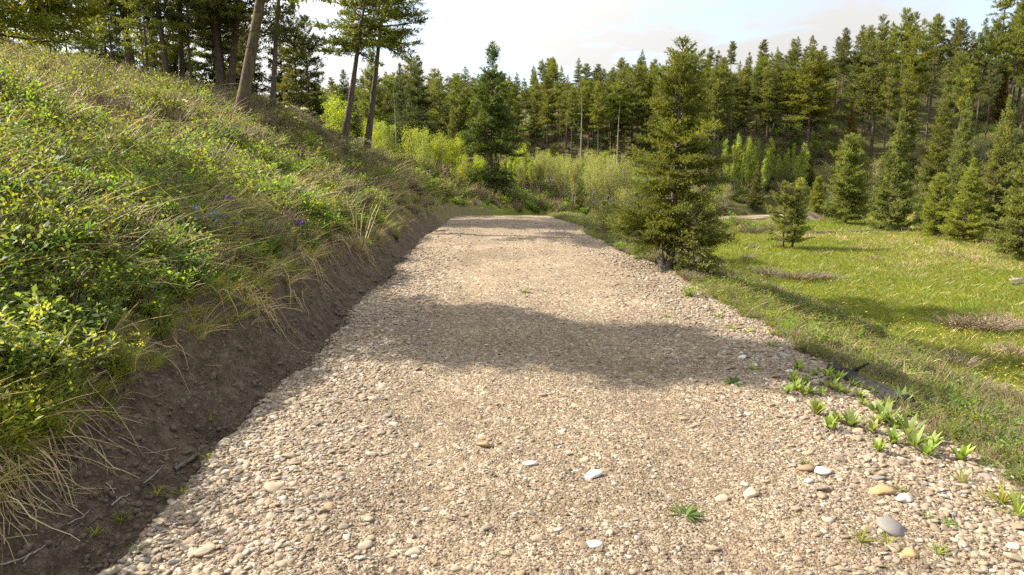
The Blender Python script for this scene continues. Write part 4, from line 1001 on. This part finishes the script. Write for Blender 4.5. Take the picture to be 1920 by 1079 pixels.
for (px, py, sc_, lab) in [(555, 262, 1.15, 'broad cream flowered shrub between the lichened pine and the two leaning pines'), (672, 318, 1.2, 'tall pale shrub with cream flowers below the two leaning pines'), (340, 232, .6, 'cream flowered shrub below the slim upright pine'), (260, 240, .5, 'low shrub with a few cream flowers in the upper slope'), (310, 140, .7, 'cream flowered shrub at the foot of the slim left leaning pine')]:
    stand('flowering_shrub', k_white[pr.integers(0, 2)], px, py, sc_, lab, 'shrub')
stand('bare_shrub', k_bare, 672, 468, 1.35, 'leafless tan stalks standing on the bank lip', 'shrub')
stand('bare_shrub', k_bare, 400, 300, .7, 'bundle of dry straw stalks leaning in the upper slope', 'shrub')
zones = [(k_leaf, 'green leafy plant on the lower left slope'), (k_deep, 'deep green leafy plant on the lower left slope'), (k_limeleaf, 'lime green leafy plant on the lower left slope')]
cnt = 0
while cnt < 125:
    Y = 2.9 * (13 / 2.9) ** pr.random(); s_ = .12 + pr.random() ** 1.3 * 5.5; X = float(road_left(np.array([Y]))[0] - bank_lip(np.array([Y]))[0] - s_)
    if X < -.8 * Y - .6: continue
    if float(fbm(X, Y, 1.6, 58, 2)) < -.12: continue
    ks, lab = zones[pr.choice(3, p=(.52, .26, .22))]
    where = ' near the bank lip' if s_ < 1.1 else ' in mid slope' if Y < 8 else ' among the far shrubs'
    p = ks[pr.integers(0, len(ks))]; sc_ = pr.uniform(.5, 1.1)
    thing('leafy_plant', p, (X, Y, H1(X, Y) - .02), pr.uniform(0, 6.28), sc_, lab + where, 'plant', 'leafy plants of the lower left slope'); cnt += 1
for i in range(46):
    Y = 9 * (26 / 9) ** pr.random(); s_ = pr.uniform(.3, 7); X = float(road_left(np.array([Y]))[0] - bank_lip(np.array([Y]))[0] - s_)
    thing('brown_brush', k_brush[i % 3], (X, Y, H1(X, Y) - .02), pr.uniform(0, 6.28), pr.uniform(.7, 1.3), 'brownish twiggy brush on the drier far part of the left slope', 'shrub', 'brown brush on the left slope')

# ------------------------------------------------------------------ weeds in the gravel
def weed(seed, n, L, Wd, el0, el1, m='rosette', curl=.5):
    g = np.random.default_rng(seed); A = Geo(); K = 7; q = np.linspace(0, 1, K)
    a = np.arange(n) * 2.4 + g.normal(0, .3, n); el = g.uniform(el0, el1, n); LL = L * g.uniform(.6, 1.1, n)
    d = np.stack([np.cos(a), np.sin(a), np.zeros(n)], -1); ang = el[:, None] - curl * q[None] ** 1.5
    st = np.diff(q, prepend=0)[None] * LL[:, None]
    r = np.cumsum(st * np.cos(ang), 1); h = np.cumsum(st * np.sin(ang), 1)
    C = d[:, None] * r[:, :, None] + np.array((0, 0, 1.)) * h[:, :, None]
    up = -d * np.sin(el)[:, None] + np.array((0, 0, 1.)) * np.cos(el)[:, None]
    w = Wd * np.sin(np.clip(q * .93 + .09, 0, 1) * PI) ** .8
    ribbons(A, C, w[None] * g.uniform(.8, 1.15, n)[:, None], g.random(n), up); return A
k_ros = [[('leaf_rosette', weed(600 + i, 15, .17, .017, .75, 1.45, 'rosette', .35).mesh('leaf_rosette', M['rosette'])), ('stem', herb_proto(605 + i, .12, 3, 9, .05, .02, 'herb', stem='herb', lean=.2)[1].mesh('stem', M['herb_lime']))] for i in range(4)]
k_flat = [[('leaf_rosette', weed(610 + i, 26, .15, .010, .15, .8, 'herb', .5).mesh('leaf_rosette', M['herb_lime' if i else 'herb']))] for i in range(3)]
k_tuft = [[('blades', weed(620 + i, 24, .16, .0045, .5, 1.4, 'grass', .7).mesh('blades', M['grass']))] for i in range(2)]
def on_road(name, parts, px, py, sc_, lab, group=None):
    x, y = hit(px, py)
    e_ = min(x - float(road_left(np.array([y]))[0]), float(road_right(np.array([y]))[0]) - x)
    z = float(road_surface(np.array([x]), np.array([y]))[0]) if e_ > -.25 else H1(x, y)
    return thing(name, parts, (x, y, z - .005), pr.uniform(0, 6.28), sc_, lab, 'weed', group)
ros = [(1530, 791), (1554, 820), (1569, 805), (1595, 810), (1617, 772), (1634, 822), (1645, 803), (1660, 800), (1672, 844), (1679, 810), (1701, 832), (1645, 865), (1737, 870), (1698, 791), (1475, 752), (1492, 748), (1506, 752), (1520, 750), (1540, 752),
       (1559, 743), (1573, 748), (1588, 750), (1597, 733), (1487, 728), (1568, 726), (1540, 733), (1511, 733), (1496, 704), (1799, 877), (1746, 841), (1713, 853), (1660, 775), (1690, 770), (1640, 785), (1610, 755), (1550, 720), (1585, 712), (1525, 715)]
for i, (px, py) in enumerate(ros):
    lab = 'fresh green weed in the dense patch where the shadow meets the right road edge' if py < 760 else 'upright pale green weed in the loose row toward the dark log end'
    if (px, py) == (1645, 865): lab = 'small upright weed nearest the camera, apart below the weed row'
    if (px, py) == (1737, 870): lab = 'tall pale weed at the gravel rim below the log end'
    if (px, py) == (1799, 877): lab = 'small weed furthest right on the gravel rim'
    on_road('broadleaf_weed', k_ros[i % 4], px, py, pr.uniform(.65, 1.25) * (1.0 if py > 760 else .8), lab, 'broadleaf weeds on the right road edge')
for (px, py, i, sc_, lab) in [(1378, 732, 0, 1.0, 'flat spreading green weed at the near rim of the shadow band'), (1285, 985, 0, .95, 'jagged flat weed in the foreground gravel right of centre'), (985, 557, 1, .9, 'lone low weed in the middle of the far gravel'),
                              (1510, 892, 1, .5, 'tiny flat weed between white stones right of centre'), (1770, 1000, 0, .55, 'small dark weed among the stones at lower right'), (1345, 600, 1, .8, 'low weed on the far right of the shadow band, first of a row'),
                              (1372, 624, 1, .8, 'low weed just past the first of the shadow row'), (1402, 630, 2, .9, 'grassy weed in the shadow band near the right edge'), (1445, 656, 1, .8, 'dim weed in the shadow beside the right gravel rim'), (1415, 706, 2, .8, 'weed in the shadow right of the flat spreading weed'),
                              (1624, 908, 2, .35, 'tiny sprig below the weed row'), (1684, 942, 1, .5, 'small sprig right of the dark grey stone'), (1734, 990, 1, .35, 'tiny sprig at lower right between two stones'), (1250, 603, 2, .6, 'small weed at the far rim of the shadow band')]:
    on_road('flat_weed', k_flat[i], px, py, sc_, lab)
for (px, py, i, sc_, lab) in [(1612, 1036, 0, .8, 'grassy tuft in the foreground gravel at lower right'), (1660, 1043, 1, .7, 'grass tuft just right of the foreground tuft'), (1876, 960, 0, 1.3, 'long bladed tuft spilling onto the right gravel rim'), (1905, 985, 1, 1.3, 'grass tuft cut by the right picture edge'), (1800, 915, 1, .8, 'thin grass tuft near the right gravel rim'), (1754, 1066, 0, .6, 'grass tuft at the bottom picture edge'),
                              (344, 934, 0, .75, 'yellow green tuft at the ditch end of the stones'), (296, 934, 1, .6, 'small tuft in the ditch left of the yellow green one'), (303, 964, 1, .5, 'low tuft on the ditch rim below the small one'), (229, 990, 0, .7, 'bright tuft in the lower ditch'), (180, 1012, 1, .7, 'pale tuft nearest the lower left corner'), (259, 1048, 0, .5, 'tuft between the stones of the lower left road corner'), (392, 868, 1, .6, 'tuft at the ditch rim beside the dark stick'), (397, 797, 0, .6, 'lone tuft half way up the cut bank'), (600, 622, 1, .5, 'tuft at the bank foot near the shadow band')]:
    on_road('grass_tuft', k_tuft[i], px, py, sc_, lab)

# ------------------------------------------------------------------ wood: logs, stumps, sticks
def log_parts(seed, L, r, bark='log', end='endgrain', stubs=3, taper=.85, sides=14):
    """a log along +X from 0 to L, axis at z = 0"""
    g = np.random.default_rng(seed); A, E = Geo(), Geo(); K = 22; q = np.linspace(0, 1, K); an = np.arange(sides) / sides * 2 * PI
    rr = r * (1 + (taper - 1) * q)[:, None] * (1 + .10 * g.normal(size=(1, sides)) + .05 * g.normal(size=(K, sides)))
    V = np.stack([np.repeat(q[:, None] * L, sides, 1), rr * np.cos(an) + (.04 * L * np.sin(q * 2.5))[:, None] * .5, rr * np.sin(an)], -1)
    idx = np.arange(K * sides).reshape(K, sides); a, b = idx[:-1], idx[1:]
    A.quads(V, np.stack([a, b, np.roll(b, -1, 1), np.roll(a, -1, 1)], -1))
    for st in range(stubs):
        x = g.uniform(.15, .9) * L; an_ = g.uniform(0, 3.1); d = np.array((g.uniform(-.3, .5), math.cos(an_), math.sin(an_)))
        C = np.array((x, 0, 0)) + d * np.linspace(.5 * r, r * g.uniform(2, 4), 5)[:, None]; tubes(A, C[None], (r * .22 * np.linspace(1, .4, 5))[None], 5)
    for k_, ring in ((0, V[0]), (1, V[-1])):
        c = ring.mean(0) + np.array((.012 * (-1 if k_ == 0 else 1), 0, 0)); m_ = len(ring)
        T = [(i, (i + 1) % m_, m_) if k_ else ((i + 1) % m_, i, m_) for i in range(m_)]
        E.tris(np.vstack([ring, c]), T)
    return [('log_body', A.mesh('log_body', M[bark])), ('cut_end', E.mesh('cut_end', M[end]))]
def lay_log(p0, p1, r, seed, label, lift=.6, name='fallen_log', cat='log', **k):
    (x0, y0), (x1, y1) = p0, p1; a = np.array((x0, y0, H1(x0, y0) + r * lift)); b = np.array((x1, y1, H1(x1, y1) + r * lift)); d = b - a; L = float(np.linalg.norm(d))
    o = thing(name, log_parts(seed, L, r, **k), tuple(a), math.atan2(d[1], d[0]), 1, label, cat); o.rotation_euler = (0, -math.asin(d[2] / L), math.atan2(d[1], d[0])); return o
lx, ly = hit(1690, 772)
lay_log((lx + .02, ly), (lx - .10, ly + 1.1), .105, 701, 'dark weathered log end poking from the right gravel rim', lift=.35, stubs=1, bark='char', taper=.7)
lay_log(hit(1508, 443), hit(1692, 436), .13, 702, 'long grey fallen log lying across the far meadow', lift=.7, stubs=5, taper=.6)
lay_log(hit(1712, 250), hit(1742, 250), .10, 703, 'short bleached log high on the wooded slope', lift=.7, bark='dead', end='dead', stubs=1)
lay_log(hit(1890, 534), hit(1915, 530), .09, 704, 'grey weathered wood chunk in the meadow at the right picture edge', lift=.7, bark='dead', stubs=1)
lay_log(hit(1900, 541), hit(1925, 537), .10, 705, 'brown wood chunk lying before the grey one at the right edge', lift=.7, stubs=2)
lay_log(hit(1655, 415), hit(1600, 404), .06, 706, 'thin dead pole lying behind the long meadow log', lift=.8, stubs=3)
lay_log(hit(329, 887), hit(375, 856), .018, 707, 'short dark split stick lying in the ditch beside the gravel', lift=1.0, name='broken_stick', cat='stick', stubs=0)
def stump_parts(seed, h, r, m='char'):
    g = np.random.default_rng(seed); A = Geo(); K, S = 9, 14; q = np.linspace(0, 1, K); an = np.arange(S) / S * 2 * PI
    rr = r * (1 + .7 * np.exp(-q * 5))[:, None] * (1 + .16 * g.normal(size=(1, S)) + .07 * g.normal(size=(K, S)))
    z = -.06 + (h + .06) * q[:, None] * (1 + .35 * g.normal(size=(1, S)) * q[:, None])
    V = np.stack([rr * np.cos(an) * (1 - .25 * q[:, None]), rr * np.sin(an) * (1 - .25 * q[:, None]), z], -1); idx = np.arange(K * S).reshape(K, S); a, b = idx[:-1], idx[1:]
    A.quads(V, np.stack([a, np.roll(a, -1, 1), np.roll(b, -1, 1), b], -1))
    ring = V[-1]; T = Geo(); T.tris(np.vstack([ring * (1, 1, 1), ring.mean(0) - (0, 0, .3 * h)]), [(i, (i + 1) % S, S) for i in range(S)])
    return [('stump_body', A.mesh('stump_body', M[m])), ('broken_top', T.mesh('broken_top', M[m]))]
for (px, py, h, r, m, lab) in [(566, 318, .40, .12, 'char', 'small charred stump in the left slope below the lichened pine'), (836, 336, .35, .22, 'log', 'dark root stump at the far end of the left slope'), (760, 312, .3, .25, 'log', 'grey root lump on the slope crest left of the dark root stump'),
                               (1722, 716, .22, .14, 'log', 'dark rotten stump in the right verge beyond the log end'), (1245, 508, .3, .16, 'log', 'broken stub at the foot of the tall olive fir'), (975, 384, .3, .25, 'log', 'dark root lump at the bend beyond the crest')]:
    stand('tree_stump', stump_parts(int(px), h, r, m), px, py, 1, lab, 'stump')
def stick(p0, p1, r, label, seed, sag=.0, mt='dead'):
    g = np.random.default_rng(seed); a = np.array((*p0, H1(*p0) + r * 1.5)); b = np.array((*p1, H1(*p1) + r * 1.5)); q = np.linspace(0, 1, 9)[:, None]
    C = a + (b - a) * q; L = np.linalg.norm(b - a); n_ = np.array((-(b - a)[1], (b - a)[0], 0)) / L
    C = C + n_ * (L * g.normal(0, .09)) * np.sin(q * PI) + g.normal(0, .012 * L, (9, 3)) * np.sin(q * PI)
    for i in range(9): C[i, 2] = max(C[i, 2], H1(C[i, 0], C[i, 1]) + r * 1.2)
    A = Geo(); tubes(A, (C - a)[None], (r * np.linspace(1, .45, 9))[None], 6)
    o = obj('dry_twig', A.mesh('dry_twig', M[mt]), None, tuple(a)); return tag(o, label, 'twig')
Z = lambda zx, zy: hit(zx * .3697, 680 + zy * .3697)
for i, (a, b, r, lab) in enumerate([((285, 945), (560, 790), .006, 'long pale twig along the bottom of the ditch'), ((345, 855), (460, 760), .004, 'short twig above the long ditch twig'), ((730, 640), (830, 525), .006, 'forked looking pale twig left of the dark split stick'), ((715, 655), (800, 590), .004, 'thin twig under the pale one left of the split stick'),
                                    ((540, 620), (600, 720), .005, 'bent twig on the bare soil in mid ditch'), ((570, 770), (660, 690), .007, 'dark twig crossing the end of the long ditch twig'), ((1065, 445), (1120, 355), .005, 'straight twig beyond the dark split stick'), ((505, 430), (545, 570), .005, 'upright twig lying down the bank face at left'),
                                    ((5, 1060), (180, 980), .006, 'pale twig in the lower left corner'), ((1275, 250), (1310, 180), .007, 'dark curved twig where the ditch narrows'), ((600, 400), (860, 500), .004, 'long thin straw across the bank face'), ((300, 245), (690, 485), .005, 'longest pale root running down the bank face'),
                                    ((210, 290), (410, 470), .004, 'pale root left of the longest one on the bank face'), ((120, 1040), (260, 940), .005, 'brown twig near the lower left corner'), ((250, 720), (150, 800), .004, 'short straw on the clods at lower left')]):
    stick(Z(*a), Z(*b), r, lab, 800 + i, 0, 'dead' if i % 3 else 'bark')

# ------------------------------------------------------------------ brush in the meadow and on the right verge, dead snags
for (px, py, sc_, wd, lab) in [(1440, 522, .75, 2.2, 'brown brush patch in the meadow nearest the olive fir'), (1490, 530, .8, 2.4, 'wide brown brush patch in the middle of the near meadow'), (1540, 528, .7, 2.0, 'right end of the wide brown meadow brush'),
                               (1800, 622, .75, 1.9, 'left half of the brown thicket in the right meadow'), (1850, 625, .85, 2.0, 'middle of the brown thicket in the right meadow'), (1900, 622, .8, 1.9, 'right half of the brown thicket by the picture edge'), (1895, 672, .6, 1.6, 'low brown brush below the right meadow thicket'),
                               (1400, 490, .6, 1.4, 'dry brush in front of the twin stemmed fir, left one'), (1412, 470, .6, 1.3, 'dry brush just left of the twin stemmed fir'), (1640, 490, .5, 1.4, 'lone dry brush right of the twin fir shadow'), (1780, 484, .55, 1.4, 'low dry brush before the right row of firs'), (1540, 478, .5, 1.3, 'faint dry brush in the twin fir shadow'),
                               (1690, 690, .7, 1.2, 'tan brush on the right verge before the dark rotten stump'), (1850, 760, .8, 1.3, 'grey tan brush tangle low on the right verge'), (1790, 700, .8, 1.3, 'tan brush on the right verge beyond the tangle'), (1900, 830, .7, 1.2, 'dry brush by the right picture edge'), (1600, 630, .7, 1.2, 'brown brush on the verge past the shadow band'), (1480, 590, .7, 1.2, 'dry brush at the verge foot before the near meadow'),
                               (1345, 520, .6, 1.2, 'dry brush right of the olive fir foot'), (1290, 530, .5, 1.1, 'reddish dry twigs at the rim below the olive fir')]:
    stand('dry_brush', k_mead[pr.integers(0, 3)], px, py, sc_ * 1.25, lab, 'shrub', wide=wd * 1.15)
for (px, py, i, sc_, lab) in [(1500, 620, 0, .8, 'green leafy shrub on the verge beside the shadow band'), (1540, 660, 1, .8, 'leafy verge shrub right of the shadow band'), (1760, 770, 2, .8, 'leafy shrub behind the dark log end'), (1840, 830, 0, .9, 'green shrub low on the right verge'), (1790, 800, 1, .8, 'green shrub just right of the log end'), (1430, 570, 2, .7, 'leafy shrub on the verge past the weeds'),
                              (1160, 470, 0, .6, 'bright green plant on the rim left of the olive fir'), (1195, 490, 1, .5, 'low green plant at the rim just left of the olive fir foot'), (1290, 560, 2, .6, 'green plant on the rim below the olive fir'), (1060, 412, 0, .9, 'green plants at the right end of the crest')]:
    stand('verge_shrub', k_leaf[i], px, py, sc_, lab, 'shrub')
for i, (px, base, top, lab) in enumerate([(1086, 285, 165, 'bare pale snag among the ridge conifers right of the lone fir'), (1154, 282, 188, 'shorter bleached snag nearer the olive fir'), (602, 232, 150, 'dead grey snag behind the lime clumps'), (747, 262, 165, 'leafless twisted snag beside the broad dark fir')]):
    tcx = conifer(900 + i, 6, .5, .5, cone, 8, .15, .04, .07, dead=46)
    Y = 55 if i < 2 else 40
    X = (px - 960) / 1280 * Y; hh = top_height(X, Y, top)
    if hh > 1: thing('dead_tree', [('trunk', tcx[0].mesh('trunk', M['dead']))], (X, Y, H1(X, Y) - .1), 0, hh / 6, lab, 'tree')
